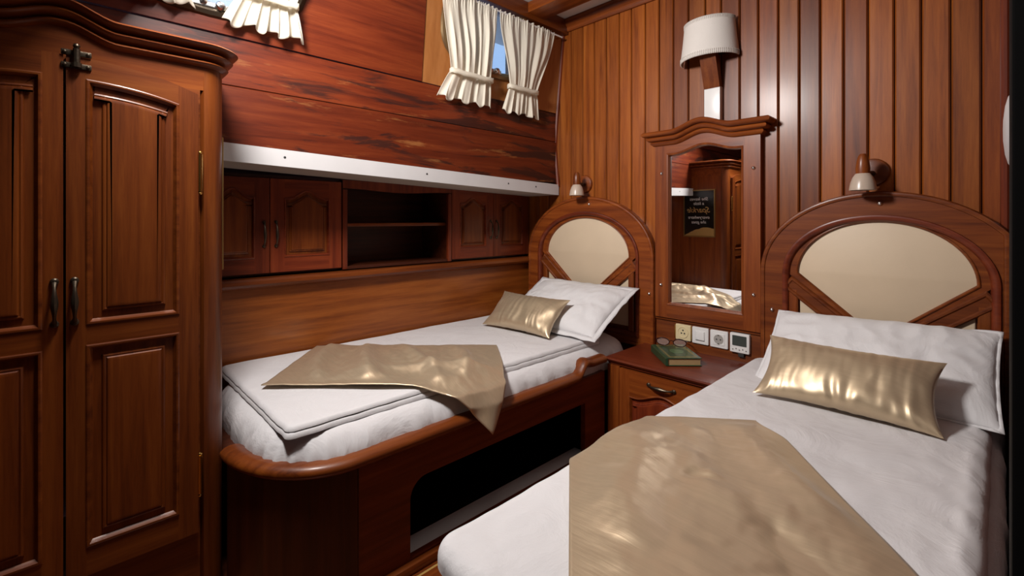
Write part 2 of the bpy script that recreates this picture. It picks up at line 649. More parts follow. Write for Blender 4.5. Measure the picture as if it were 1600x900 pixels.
# windows
for n, (cy, cz, ry, rz) in WIN.items():
    outer = oval(cy, cz, ry + 0.022, rz + 0.022)
    inner = oval(cy, cz, ry - 0.012, rz - 0.012)
    w = MB()
    levels = [(0.034, -0.06), (0.034, 0.004), (0.028, 0.012), (0.016, 0.015), (0.004, 0.010), (0.0, 0.0)]
    w.rings(outer, levels, hull_up, cap=False)
    win = struct(w.build('window_%d' % n, BRONZE if n == 2 else plain('aged_brass', (0.30, 0.22, 0.12), 0.35, metal=0.9)))
    MB().prism(inner, hull_up, -0.045, -0.039).build('pane', glass_mat(), win, smooth=0)
    # latch at the lower edge
    lz = cz - rz + 0.012
    lx = HULLX + 0.02 + (lz - 0.587) * LEAN
    lm = MB().lathe((lx, cy + 0.025, lz), (1, 0, 0), [(0.0, -0.02), (0.013, -0.02), (0.014, 0.012), (0.010, 0.020), (0.0, 0.022)], 12)
    lm.lathe((lx, cy - 0.02, lz + 0.004), (1, 0, 0), [(0.0, -0.02), (0.010, -0.02), (0.011, 0.008), (0.0, 0.014)], 12)
    lm.box(lx - 0.012, lx + 0.004, cy - 0.055, cy + 0.06, lz - 0.010, lz + 0.008, 0.003)
    lm.build('latch', CHROME, win)

# lower part of the hull side: lining behind cabinets, board along the berth
low = MB().box(LOWX - 0.30, LOWX - 0.26, -0.85, 2.05, FLOOR - 0.05, 0.30).build('wall_left_lining', wood('Y', 'dark'), None, smooth=0)
struct(low)
low['label'] = 'dark wood lining behind the cabinets'
bb = MB().rings(rect(0.30, 1.995, -0.95, -0.262), [(0, -0.03), (0, -0.002), (0.002, 0)], FX(LOWX))
struct(bb.build('trim_8', wood('Y', 'gold')))
# ledge moulding under the cabinets
led = MB().sweep([(LOWX, 0.30, -0.262, 1, 0), (LOWX, 1.990, -0.262, 1, 0)],
                 [(-0.03, 0.0), (0.012, 0.0), (0.020, 0.006), (0.032, 0.010), (0.038, 0.020), (0.036, 0.032), (0.028, 0.040), (-0.03, 0.042)], closed_prof=True)
struct(led.build('trim_7', wood('Y', 'mid')))

# right-hand partition, its corner moulding and the door post beside the lens
def partition_x(y):
    return 0.030 - (2.0 - y) * 0.0136
pw = MB()
pw.prism([(partition_x(2.0), 2.0), (partition_x(0.74), 0.74), (0.09, 0.74), (0.09, 2.0)], lambda a, b, d: (a, b, d), FLOOR, CEIL)
wall_right = struct(pw.build('wall_right', wood('Z', 'dark'), None, smooth=0))
struct(MB().tube([(0.014, BACK - 0.018, -0.1), (0.014, BACK - 0.018, CEIL)], 0.011, 10).build('trim_9', wood('Z', 'red')))
struct(MB().box(0.0080, 0.10, 0.62, 0.74, FLOOR, CEIL, 0.003).build('door_post', BLACK))
bpy.data.objects['door_post'].name = 'trim_10'
# the rest of the cabin behind the lens
struct(MB().box(0.85, 0.93, -0.85, 0.70, FLOOR - 0.05, CEIL + 0.05).build('wall_entrance', wood('Z', 'dark'), smooth=0))
struct(MB().box(-2.2, 0.95, -0.93, -0.85, FLOOR - 0.05, CEIL + 0.05).build('wall_front', wood('Z', 'dark'), smooth=0))
struct(MB().box(0.09, 0.93, 0.66, 0.74, FLOOR - 0.05, CEIL + 0.05).build('wall_passage', wood('Z', 'dark'), smooth=0))

# ================================================================== shared small parts
def handle(name, origin, length, horizontal, facing, parent, mat=None, r=0.0055, stand=0.020):
    """bow handle: ends on the door, belly proud of it"""
    n = 17
    path, rad = [], []
    for k in range(n):
        t = k / (n - 1)
        s = (t - 0.5) * length
        out = stand * (1 - (2 * t - 1) ** 4)
        belly = math.exp(-((t - 0.5) / 0.22) ** 2)
        knob = math.exp(-((t - 0.03) / 0.04) ** 2) + math.exp(-((t - 0.97) / 0.04) ** 2)
        path.append((s, out)); rad.append(r * (0.55 + 0.75 * belly + 0.55 * knob))
    pts = []
    o = Vector(origin)
    for s, out in path:
        if facing == 'x':
            pts.append(o + Vector((out, s if horizontal else 0, 0 if horizontal else s)))
        else:
            pts.append(o + Vector((s if horizontal else 0, -out, 0 if horizontal else s)))
    mb = MB().tube(pts, rad, 10)
    for t in (-0.5, 0.5):
        c = o + (Vector((0, t * length, 0)) if (facing == 'x' and horizontal) else Vector((t * length, 0, 0)) if horizontal else Vector((0, 0, t * length)))
        ax = (1, 0, 0) if facing == 'x' else (0, -1, 0)
        mb.lathe(c, ax, [(r * 1.4, -0.001), (r * 1.4, 0.004), (r * 0.9, 0.007), (0, 0.008)], 10)
    return mb.build(name, mat or BRONZE, parent)

def arch_outline(a0, a1, b0, b1, rise, n=18, shoulder=0.16):
    """rectangle whose top edge is a cathedral arch (ogee shoulders)"""
    pts = [(a0, b0), (a1, b0)]
    w = a1 - a0
    for k in range(n + 1):
        t = 1 - k / n
        x = abs(2 * t - 1)
        h = rise * (math.cos(PI * min(1.0, x / (1 - shoulder))) * 0.5 + 0.5)
        pts.append((a0 + w * t, b1 + h))
    return pts

def panel(poly, fn, parent, mat, name='panel', wide=0.03, depth=-0.009, top=0.0):
    mb = MB().rings(poly, [(-0.004, depth - 0.004), (0.0, depth), (wide * 0.55, depth + 0.0008), (wide * 0.60, depth + 0.005), (wide * 0.70, depth + 0.0062), (wide * 0.80, depth + 0.0052), (wide * 0.88, depth + 0.0085), (wide, depth + 0.0092), (wide + 0.004, depth + 0.0092)], fn)
    return mb.build(name, mat, parent, smooth=14)

def bead(poly, fn, mb, mi=0, w=0.010):
    mb.rings(poly, [(-0.002, -0.003), (-0.0015, 0.0015), (0.001, 0.0028), (w * 0.45, 0.0025), (w * 0.7, -0.003), (w, -0.007), (w, -0.013)], fn, cap=False, mi=mi)

# ================================================================== wardrobe
WXF = -1.43           # front plane
WC = 0.0              # centre line of the doors
wr = thing('wardrobe', (-1.68, 0.0, FLOOR), 'tall mahogany wardrobe with arched panel doors and stepped cornice', 'wardrobe')
WT = 0.405
R = 0.050
plan = [(LOWX + 0.0, 0.31), (WXF - R, 0.31)]
arc = []
for k in range(13):
    a = PI / 2 * (1 - k / 12)
    arc.append((WXF - R + R * math.cos(a), 0.26 + R * math.sin(a)))
# side panel facing the berth, round corner column, face frame
MB().box(LOWX - 0.02, WXF - R + 0.002, 0.285, 0.3095, FLOOR, WT, 0.0).build('side_panel', wood('Z', 'deep'), wr, smooth=0)
mb = MB()
colpoly = [(WXF - R, 0.27), ] + [(p[0], p[1]) for p in reversed(arc)][:0]
ring = [(WXF - 0.02, 0.252), (WXF - R, 0.29)]
pts = [(p[0] + 0.0015, p[1] + 0.0015) for p in arc]
poly = [(WXF - R, 0.30), (WXF - 0.012, 0.252)] + list(reversed(pts))
mb.prism(poly, lambda a, b, d: (a, b, d), FLOOR, WT)
mb.build('corner_column', wood('Z', 'deep'), wr, smooth=30)
ff = MB()
for (a0, a1, b0, b1) in ((-0.30, 0.253, 0.30, WT), (-0.30, 0.253, FLOOR, -0.79), (0.246, 0.253, -0.79, 0.30), (-0.30, -0.246, -0.79, 0.30)):
    ff.prism(rect(a0, a1, b0, b1), FX(WXF), -0.022, 0.0)
ff.build('face_frame', wood('Y', 'deep'), wr, smooth=0)
MB().box(LOWX - 0.02, WXF - 0.022, -0.31, -0.29, FLOOR, WT).build('back_side_panel', wood('Z', 'deep'), wr, smooth=0)
MB().box(LOWX - 0.02, WXF - 0.022, -0.29, 0.285, WT - 0.02, WT).build('top_board', wood('Y', 'deep'), wr, smooth=0)

def wave(y):
    return 0.030 * (1 - ss((abs(y + 0.008) - 0.005) / 0.095))
cpath = []
for k in range(8):
    x = LOWX + (WXF - R - LOWX) * k / 7
    cpath.append((x, 0.31, WT - 0.012, 0, 1))
for k in range(1, 12):
    a = PI / 2 * (1 - k / 12)
    cpath.append((WXF - R + R * math.cos(a), 0.26 + R * math.sin(a), WT - 0.012, math.cos(a), math.sin(a)))
for k in range(49):
    y = 0.26 - 0.56 * k / 48
    cpath.append((WXF, y, WT - 0.012 + wave(y), 1, 0))
def lobe(o0, z0, w, h, n=6):
    return [(o0 + w * math.sin(PI * k / n), z0 + h * k / n) for k in range(n + 1)]
cprof = [(-0.02, -0.06), (0.0, -0.06), (0.002, 0.0)] + lobe(0.004, 0.001, 0.013, 0.017) + [(0.008, 0.020)] + lobe(0.013, 0.022, 0.015, 0.017) + [(0.017, 0.041)] + lobe(0.022, 0.043, 0.018, 0.018) + [(-0.02, 0.062)]
MB().sweep(cpath, cprof, closed_prof=True).build('cornice', wood('Y', 'deep'), wr, smooth=50)

def door_top(y):                      # the two doors together make a low arch
    return 0.360 - 0.042 * (abs(y) / 0.245) ** 2.4

for sgn in (1, -1):
    y0, y1 = (0.0022, 0.247) if sgn > 0 else (-0.247, -0.0022)
    o0, o1 = (0.036, 0.205) if sgn > 0 else (-0.205, -0.036)
    fn = FX(WXF + 0.016)
    d = MB()
    zb = -0.80
    n = 12
    d.prism([(y0, zb), (o0, zb), (o0, door_top(o0)), (y0, door_top(y0))], fn, -0.014, 0, mi=0)
    d.prism([(o1, zb), (y1, zb), (y1, door_top(y1)), (o1, door_top(o1))], fn, -0.014, 0, mi=0)
    top = [(o0 + (o1 - o0) * k / n) for k in range(n + 1)]
    def open_top(y): return door_top(y) - 0.048
    d.prism([(y, open_top(y)) for y in top] + [(y, door_top(y)) for y in reversed(top)], fn, -0.014, 0, mi=1)
    d.prism(rect(o0, o1, -0.284, -0.236), fn, -0.014, 0, mi=1)
    d.prism(rect(o0, o1, zb, -0.735), fn, -0.014, 0, mi=1)
    upper = [(o0, -0.236), (o1, -0.236)] + [(y, open_top(y)) for y in reversed(top)]
    lower = rect(o0, o1, -0.735, -0.284)
    bead(upper, fn, d, 1); bead(lower, fn, d, 1)
    door = d.build('door', [wood('Z', 'deep'), wood('Y', 'deep')], wr, smooth=25)
    panel(offset_poly(upper, 0.009), fn, door, wood('Z', 'deep'), wide=0.030)
    panel(offset_poly(lower, 0.009), fn, door, wood('Z', 'deep'), wide=0.030)
    handle('handle', (WXF + 0.016, 0.016 * sgn, -0.182), 0.092, False, 'x', door)
    hy = 0.2505 * sgn
    for hz in (0.118, -0.655):
        h = MB().tube([(WXF + 0.013, hy, hz - 0.048), (WXF + 0.013, hy, hz + 0.048)], 0.0062, 10)
        for e in (-0.052, 0.052):
            h.lathe((WXF + 0.013, hy, hz + e), (0, 0, 1), [(0, -0.005), (0.0045, -0.003), (0.0055, 0), (0.0045, 0.003), (0, 0.005)], 10)
        h.build('hinge', BRASS, door)
    if sgn > 0:
        lt = MB()
        for zz in (0.338, 0.366):
            lt.box(WXF + 0.014, WXF + 0.021, -0.006, 0.044, zz - 0.006, zz + 0.006, 0.002)
            for yy in (0.0, 0.038):
                lt.lathe((WXF + 0.021, yy, zz), (1, 0, 0), [(0.004, 0), (0.003, 0.002), (0, 0.003)], 8)
        lt.tube([(WXF + 0.026, 0.019, 0.334), (WXF + 0.026, 0.019, 0.374)], 0.0065, 10)
        lt.lathe((WXF + 0.026, 0.019, 0.380), (0, 0, 1), [(0, -0.006), (0.005, -0.004), (0.0065, 0), (0.005, 0.004), (0, 0.006)], 10)
        lt.lathe((WXF + 0.026, 0.019, 0.338), (0, 0, 1), [(0.009, -0.005), (0.009, 0.005)], 10)
        lt.build('latch', BRONZE, door)

# framed sign on the wardrobe side, seen in the mirror
sg = thing('framed_sign', (-1.645, 0.311, -0.144), 'black framed sign with gold and white lettering on the wardrobe side, seen in the mirror', 'sign')
S0, S1, T0, T1 = -1.772, -1.518, -0.144, 0.231
def FYB(y0):
    return lambda a, b, d: (a, y0 + d, b)
MB().prism(rect(S0 + .006, S1 - .006, T0 + .006, T1 - .006), FYB(0.311), 0, 0.008).build('board', plain('sign_black', (0.010, 0.010, 0.010), 0.25), sg, smooth=0)
MB().rings(rect(S0, S1, T0, T1), [(0, 0), (0, 0.012), (0.002, 0.014), (0.007, 0.014), (0.009, 0.008)], FYB(0.311), cap=False).build('frame', plain('gilt_frame', (0.40, 0.27, 0.10), 0.35, metal=0.8), sg, smooth=0)
gl = [(S0 + .009, T0 + .009), (S1 - .009, T0 + .009)]
rg = random.Random(3)
for k in range(15):
    t = k / 14
    gl.append((S1 - .009 - (S1 - S0 - .018) * t, T0 + 0.082 - 0.055 * abs(0.25 - t) ** 1.1 * 1.2 - 0.006 * rg.random() - 0.02 * (t > .7) * (t - .7) * 3))
MB().prism(gl, FYB(0.311), 0.008, 0.0095).build('glitter', plain('gold_glitter', (0.55, 0.38, 0.14), 0.4, metal=0.7, bump=1.0, bscale=300), sg, smooth=0)
def text_part(body, x, z, size, mat, parent, y, face_back=True, shear=0.0, name='lettering'):
    c = bpy.data.curves.new(name, 'FONT')
    c.body = body
    c.size = size
    c.align_x = 'CENTER'
    c.shear = shear
    c.extrude = 0.0004
    t = bpy.data.objects.new(name, c)
    COL.objects.link(t)
    dg = bpy.context.evaluated_depsgraph_get()
    me = bpy.data.meshes.new_from_object(t.evaluated_get(dg))
    bpy.data.objects.remove(t)
    me.name = name
    me.materials.clear()
    me.materials.append(mat)
    o = bpy.data.objects.new(name, me)
    COL.objects.link(o)
    o.parent = parent
    o.location = Vector((x, y, z)) - world_loc(parent)
    o.rotation_euler = (PI / 2, 0, PI if face_back else 0)
    return o
TW = plain('sign_white', (0.75, 0.75, 0.75), 0.5)
TG = plain('sign_gold', (0.62, 0.42, 0.15), 0.4, metal=0.4)
for body, dz, size, mt, sh in (('She leaves', 0.290, 0.036, TW, 0.2), ('a little', 0.255, 0.034, TW, 0.2), ('Sparkle', 0.195, 0.062, TG, 0.4), ('everywhere', 0.145, 0.036, TW, 0.2), ('she goes', 0.108, 0.034, TW, 0.2)):
    text_part(body, (S0 + S1) / 2, T0 + dz, size, mt, sg, 0.311 + 0.0090, True, sh)

# ================================================================== wall cabinets, shelf bay, white shelf
def cabinet_door(root, y0, y1, hand):
    fn = FX(LOWX)
    z0, z1 = -0.206, 0.155
    st = 0.052
    o0, o1 = y0 + st, y1 - st
    ob, ot = z0 + 0.058, z1 - 0.075
    op = arch_outline(o0, o1, ob, ot, 0.034)
    d = MB()
    d.prism(rect(y0, o0, z0, z1), fn, -0.02, 0)
    d.prism(rect(o1, y1, z0, z1), fn, -0.02, 0)
    d.prism(rect(o0, o1, z0, ob), fn, -0.02, 0, mi=1)
    d.prism([p for p in reversed(op[2:])] + [(o1, z1), (o0, z1)], fn, -0.02, 0, mi=1)
    bead(op, fn, d, 1, 0.007)
    door = d.build('door', [wood('Z', 'red'), wood('Y', 'red')], root, smooth=25)
    panel(offset_poly(op, 0.006), fn, door, wood('Z', 'mid'), wide=0.022)
    hy = y1 - 0.020 if hand > 0 else y0 + 0.020
    handle('handle', (LOWX, hy, -0.058), 0.092, False, 'x', door, r=0.0045, stand=0.018)
    return door

def carcass(root, y0, y1, opened=False):
    b = MB()
    d0, d1 = LOWX - 0.255, LOWX - 0.021 if not opened else LOWX - 0.002
    b.box(d0, d1, y0, y0 + 0.014, -0.215, 0.17)
    b.box(d0, d1, y1 - 0.014, y1, -0.215, 0.17)
    b.box(d0, d1, y0 + 0.014, y1 - 0.014, -0.215, -0.203)
    b.box(d0, d1, y0 + 0.014, y1 - 0.014, 0.158, 0.17)
    b.box(d0, d0 + 0.01, y0 + 0.014, y1 - 0.014, -0.203, 0.158)
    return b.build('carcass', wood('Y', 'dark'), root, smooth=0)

cab = thing('wall_cabinet', (LOWX - 0.12, 0.57, -0.215), 'two-door wall cabinet with arched panels, next to the wardrobe', 'cabinet')
carcass(cab, 0.312, 0.850)
cabinet_door(cab, 0.316, 0.5645, 1)
cabinet_door(cab, 0.5675, 0.846, -1)
cab2 = thing('wall_cabinet', (LOWX - 0.12, 1.71, -0.215), 'two-door wall cabinet with arched panels, above the white pillow in the corner', 'cabinet')
carcass(cab2, 1.420, 1.992)
cabinet_door(cab2, 1.424, 1.7045, 1)
cabinet_door(cab2, 1.7075, 1.985, -1)
bay = thing('open_shelf_unit', (LOWX - 0.12, 1.13, -0.215), 'open dark wood shelf bay between the two wall cabinets', 'shelf')
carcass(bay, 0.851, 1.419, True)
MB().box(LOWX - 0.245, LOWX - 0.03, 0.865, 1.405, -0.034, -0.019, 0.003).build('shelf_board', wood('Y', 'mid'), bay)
fr = MB()
zt = [0.120 + 0.018 * (0.5 + 0.5 * math.cos(2 * PI * (k / 16) - 0)) * 0.6 for k in range(17)]
ys = [0.872 + (1.398 - 0.872) * k / 16 for k in range(17)]
fr.prism(list(zip(ys, zt)) + [(1.419, zt[-1]), (1.419, 0.165), (0.851, 0.165), (0.851, zt[0])], FX(LOWX), -0.015, 0.003)
fr.box(LOWX - 0.015, LOWX + 0.003, 0.851, 0.872, -0.215, 0.125, 0.002)
fr.box(LOWX - 0.015, LOWX + 0.003, 1.398, 1.419, -0.215, 0.125, 0.002)
fr.build('front_frame', wood('Z', 'red'), bay)

sh = thing('white_shelf', (HULLX - 0.1, 1.15, 0.19), 'long white shelf board running below the hull planks', 'shelf')
def shz(y): return 0.244 - 0.052 * (y - 0.33) / 1.6
slab = MB()
for (xa, xb, top, bot) in ((HULLX + 0.020, HULLX + 0.004, 0.0, -0.058),):
    vs, fs = [], []
    for k in range(17):
        y = 0.315 + (1.985 - 0.315) * k / 16
        z = shz(y)
        vs += [(HULLX + 0.018, y, z), (HULLX + 0.018, y, z - 0.058), (HULLX + 0.006, y, z - 0.058), (HULLX + 0.006, y, z)]
    for k in range(16):
        for j in range(4):
            fs.append([k * 4 + j, k * 4 + (j + 1) % 4, (k + 1) * 4 + (j + 1) % 4, (k + 1) * 4 + j])
    fs += [[0, 1, 2, 3], [64, 65, 66, 67]]
    slab.add(vs, fs)
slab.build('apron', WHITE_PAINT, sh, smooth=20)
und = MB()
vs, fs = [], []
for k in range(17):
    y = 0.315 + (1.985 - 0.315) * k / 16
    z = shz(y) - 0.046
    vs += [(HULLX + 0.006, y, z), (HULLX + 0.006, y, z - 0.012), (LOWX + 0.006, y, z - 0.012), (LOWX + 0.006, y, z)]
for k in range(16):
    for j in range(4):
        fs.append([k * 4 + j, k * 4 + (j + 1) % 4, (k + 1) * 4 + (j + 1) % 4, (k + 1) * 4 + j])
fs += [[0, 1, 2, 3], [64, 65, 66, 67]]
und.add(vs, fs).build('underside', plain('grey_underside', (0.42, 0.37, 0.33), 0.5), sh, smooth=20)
s0 = None
for y in (0.545, 1.12, 1.60, 1.80):
    p = (HULLX + 0.018, y, shz(y) - 0.026)
    if s0 is None:
        s0 = MB().lathe(p, (1, 0, 0), [(0.0042, -0.001), (0.0042, 0.0008), (0.003, 0.0015), (0, 0.0016)], 10).build('screw', DARKGREY, sh, origin=p)
    else:
        copy_part(s0, sh, p)

# ================================================================== curtains
def curtain(label, y_top, y_tie, y_bot, z_top, z_tie, z_bot, seed, x_off, parent_group):
    x_mid = HULLX + 0.008 + LEAN * (0.8 - 0.587) + x_off
    root = thing('curtain', (x_mid, (y_top[0] + y_top[1]) / 2, z_bot), label, 'curtain', parent_group)
    npl = 7
    rr = random.Random(seed)
    ph = [rr.uniform(0, 2 * PI) for _ in range(6)]
    def xat(z): return HULLX + 0.008 + LEAN * (z - 0.587) + x_off
    def f(a, h):
        # h: 0 top .. 1 bottom
        ht = (z_top - z_tie) / (z_top - z_bot)
        if h < ht:
            k = h / ht
            e = ss(k) * 0.75 + 0.25 * k ** 2.2
            y0 = y_top[0] + (y_tie[0] - y_top[0]) * e
            y1 = y_top[1] + (y_tie[1] - y_top[1]) * e
            amp = 0.004 + 0.008 * math.sin(PI * min(1, k * 0.9)) + 0.002 * k
        else:
            k = (h - ht) / (1 - ht)
            e = k ** 0.8
            y0 = y_tie[0] + (y_bot[0] - y_tie[0]) * e
            y1 = y_tie[1] + (y_bot[1] - y_tie[1]) * e
            amp = 0.006 + 0.012 * e
        z = z_top + (z_bot - z_top) * h
        w = a + 0.022 * math.sin(2 * PI * a * 3 + ph[0]) * math.sin(PI * a) + 0.030 * math.sin(2 * PI * a * 1.5 + ph[2]) * math.sin(PI * a)
        pl = math.sin(2 * PI * npl * w + ph[1] + 0.8 * math.sin(h * 3 + ph[2])) * (0.35 + 0.5 * abs(nz(a * 4, 1.0, seed))) + 0.45 * math.sin(2 * PI * (npl * 0.45) * w + ph[3] + 1.2 * h) + 0.9 * nz(a * 11, h * 2.2, seed)
        gather = 0.0045 * math.sin(2 * PI * 26 * a + ph[4]) * math.exp(-(h / 0.10) ** 2)
        y = y0 + (y1 - y0) * w + 0.004 * math.cos(2 * PI * npl * w + ph[1]) * min(1, h * 3)
        # free bottom hem waves up and down
        if h > ht:
            z += 0.010 * math.sin(2 * PI * 3.5 * a + ph[5]) * (h - ht) / (1 - ht)
        if h < 0.04:
            z += 0.004 * math.sin(2 * PI * 14 * a + ph[4])
        x = xat(z) + amp * pl + gather + 0.010 * math.sin(PI * min(1.0, max(0.0, h)))
        return (x, y, z)
    MB().grid(170, 60, f).build('fabric', curtain_mat(), root, smooth=80, solid=0.0015)
    ztop, zt = z_tie + 0.010, z_tie - 0.012
    pts = []
    cy = (y_tie[0] + y_tie[1]) / 2; hw = (y_tie[1] - y_tie[0]) / 2 + 0.006
    tie = MB()
    n = 40
    vs, fs = [], []
    for k in range(n):
        a = 2 * PI * k / n
        c, s = math.cos(a), math.sin(a)
        x = xat(z_tie) + 0.008 + 0.022 * math.copysign(abs(s) ** 0.5, s)
        y = cy + hw * math.copysign(abs(c) ** 0.7, c)
        sag = -0.006 * (1 - c * c)
        wob = 0.0012 * math.sin(9 * a)
        vs += [(x, y, ztop + sag + wob), (x + 0.003 * s, y, (ztop + zt) / 2 + sag + wob), (x, y, zt + sag + wob)]
    for k in range(n):
        j = (k + 1) % n
        fs += [[k * 3, j * 3, j * 3 + 1, k * 3 + 1], [k * 3 + 1, j * 3 + 1, j * 3 + 2, k * 3 + 2]]
    tie.add(vs, fs).build('tie_band', curtain_mat(), root, smooth=80, solid=0.002)
    return root

CG = 'tied porthole curtains'
curtain('cream tied curtain, left one of the corner porthole', (1.155, 1.468), (1.222, 1.452), (1.165, 1.470), 0.985, 0.650, 0.530, 3, 0.035, CG)
curtain('cream tied curtain, right one of the corner porthole', (1.482, 1.870), (1.570, 1.762), (1.545, 1.800), 0.985, 0.650, 0.530, 8, 0.035, CG)
curtain('cream tied curtain above the bed foot, right one of the porthole by the wardrobe', (0.33, 0.68), (0.405, 0.565), (0.352, 0.600), 1.02, 0.715, 0.612, 13, 0.040, CG)
curtain('cream tied curtain above the wardrobe, left one of its porthole', (-0.05, 0.315), (0.06, 0.235), (0.03, 0.285), 1.02, 0.715, 0.632, 19, 0.040, CG)
for (ya, yb, z, lab) in ((1.14, 1.935, 0.978, 'thin white curtain rod over the corner porthole'), (-0.08, 0.70, 1.000, 'thin white curtain rod over the porthole by the wardrobe')):
    x = HULLX + 0.008 + LEAN * (z - 0.587) + 0.035
    r = thing('curtain_rod', (x, (ya + yb) / 2, z), lab, 'curtain rod')
    MB().tube([(x, ya, z), (x, yb, z)], 0.004, 10).build('rod', WHITE_PLASTIC, r)
    for y in (ya + 0.004, yb - 0.004):
        MB().tube([(x - 0.034, y, z), (x, y, z)], 0.005, 8).build('bracket', BRASS, r)

# ================================================================== headboards
def headboard(label, cx, a, b, spring, y_wall, x_min, x_max, cream_a, cream_b, vz):
    root = thing('headboard', (cx, y_wall, -0.62), label, 'headboard')
    bot = -0.60
    fn = FY(y_wall)
    def arch(aa, bb, base, n=40):
        pts = [(cx - aa, base), (cx + aa, base)]
        for k in range(n + 1):
            t = PI * k / n
            pts.append((cx + aa * math.cos(t), spring + bb * math.sin(t)))
        return pts
    def clip(poly):
        out = []
        for i in range(len(poly)):
            p, q = poly[i - 1], poly[i]
            for lim, s in ((x_max, 1),):
                pin, qin = p[0] <= lim, q[0] <= lim
                if pin != qin:
                    t = (lim - p[0]) / (q[0] - p[0])
                    out.append((lim, p[1] + t * (q[1] - p[1])))
                if qin:
                    out.append(q)
        return out
    outer = clip(arch(a, b, bot))
    k = (a - 0.09) / a
    ia, ib = a - 0.088, b - 0.088
    hole = clip(arch(ia, ib, bot + 0.05))
    fr = MB()
    fr.prism(outer, fn, 0.0, 0.034, [list(reversed(hole))])
    # rounded outer lip
    fr.rings(outer, [(-0.001, 0.022), (-0.002, 0.030), (0.002, 0.038), (0.008, 0.040), (0.014, 0.038), (0.016, 0.034)], fn, cap=False)
    fr.build('arch_frame', wood('X', 'mid'), root, smooth=40)
    # inner moulding
    mo = MB().rings(hole, [(-0.012, 0.034), (-0.010, 0.041), (-0.004, 0.043), (0.004, 0.040), (0.010, 0.030), (0.012, 0.016)], fn, cap=False)
    mo.build('moulding', wood('X', 'red'), root, smooth=50)
    # ground board, cream panel, V rails, small corner panels
    MB().prism(hole, fn, 0.0, 0.012).build('ground_board', wood('X', 'mid'), root, smooth=0)
    ca, cb = cream_a, cream_b
    cs = spring - 0.0
    cream = [(cx, vz)] + [(cx + ca * math.cos(t * PI / 40), cs + cb * math.sin(t * PI / 40)) for t in range(41)]
    # frame ring around cream
    big = [(cx, vz - 0.045)] + [(cx + (ca + 0.036) * math.cos(t * PI / 40), cs + 0.0 + (cb + 0.036) * math.sin(t * PI / 40)) for t in range(41)]
    rg_ = MB().prism(big, fn, 0.010, 0.024, [list(reversed(offset_poly(cream, -0.004)))])
    rg_.rings(offset_poly(cream, -0.007), [(0, 0.024), (0.001, 0.028), (0.004, 0.029), (0.007, 0.026), (0.009, 0.018)], fn, cap=False)
    rg_.build('panel_frame', wood('X', 'mid'), root, smooth=40)
    MB().rings(cream, [(-0.003, 0.010), (-0.002, 0.0175), (0.002, 0.0190)], fn).build('cream_panel', CREAM, root)['label'] = 'cream padded panel'
    for s in (-1, 1):
        # V rails
        p0 = Vector((cx + s * (ca + 0.035), cs - 0.005)); p1 = Vector((cx, vz - 0.02))
        d = (p1 - p0).normalized(); nn = Vector((-d.y, d.x)) * 0.026
        q = [p0 + nn, p0 - nn, p1 - nn + d * 0.02, p1 + nn + d * 0.02]
        q = [(v.x, v.y) for v in q]
        ar = sum(q[i - 1][0] * q[i][1] - q[i][0] * q[i - 1][1] for i in range(4))
        if ar < 0: q.reverse()
        dn = Vector((0, -0.028))
        q = [(x, y - 0.028) for x, y in q]
        MB().rings(q, [(0, 0.012), (0, 0.030), (0.004, 0.034), (0.010, 0.034), (0.014, 0.030), (0.020, 0.030)], fn).build('rail', wood('X', 'mid'), root, smooth=30)
        tri = [(cx + s * (ca - 0.005), cs - 0.085), (cx + s * (ca - 0.005), bot + 0.08), (cx + s * (ca - 0.005 - (cs - 0.085 - bot - 0.08) * ca / (cs - vz) * 1.0), bot + 0.08)]
        ar = sum(tri[i - 1][0] * tri[i][1] - tri[i][0] * tri[i - 1][1] for i in range(3))
        if ar < 0: tri.reverse()
        MB().rings(tri, [(0, 0.010), (0, 0.017), (0.002, 0.0185)], fn).build('corner_panel', CREAM, root)['label'] = 'small cream corner panel'
        post = rect(min(cx + s * ca, cx + s * (ca + 0.03)), max(cx + s * ca, cx + s * (ca + 0.03)), bot + 0.06, cs - 0.06)
        if s < 0 or cx + s * (ca + 0.03) < x_max:
            MB().rings(post, [(0, 0.01), (0, 0.028), (0.004, 0.031), (0.008, 0.031)], fn).build('post', wood('Z', 'mid'), root, smooth=30)
    return root

HBW = BACK - 0.011
hb1 = headboard('arched mahogany headboard with cream panel, at the left bed by the hull', -1.497, 0.400, 0.300, -0.185, HBW, -1.925, 5, 0.262, 0.190, -0.415)
hb2 = headboard('arched mahogany headboard with cream panel, at the right bed', -0.279, 0.362, 0.290, -0.200, HBW, -9, 0.026, 0.236, 0.190, -0.400)

screw_head = None
def screws(parent, pts, y):
    global screw_head
    for (x, z) in pts:
        p = (x, y, z)
        if screw_head is None:
            screw_head = MB().lathe(p, (0, -1, 0), [(0.0075, -0.001), (0.0075, 0.002), (0.0055, 0.0055), (0.0025, 0.0075), (0, 0.008)], 14).build('screw_cap', CHROME, parent, origin=p)
        else:
            copy_part(screw_head, parent, p)
screws(hb1, ((-1.462, 0.076), (-1.119, -0.346)), HBW - 0.035)
screws(hb2, ((-0.273, 0.052), (-0.600, -0.347)), HBW - 0.035)

# rail behind the bedside table
struct(MB().box(-1.92, 0.02, HBW - 0.014, HBW - 0.0005, -0.95, -0.448, 0.003).build('trim_11', wood('X', 'mid')))
struct(MB().box(-1.10, -0.642, HBW - 0.022, HBW - 0.0145, -0.458, -0.447, 0.003).build('trim_12', wood('X', 'mid')))

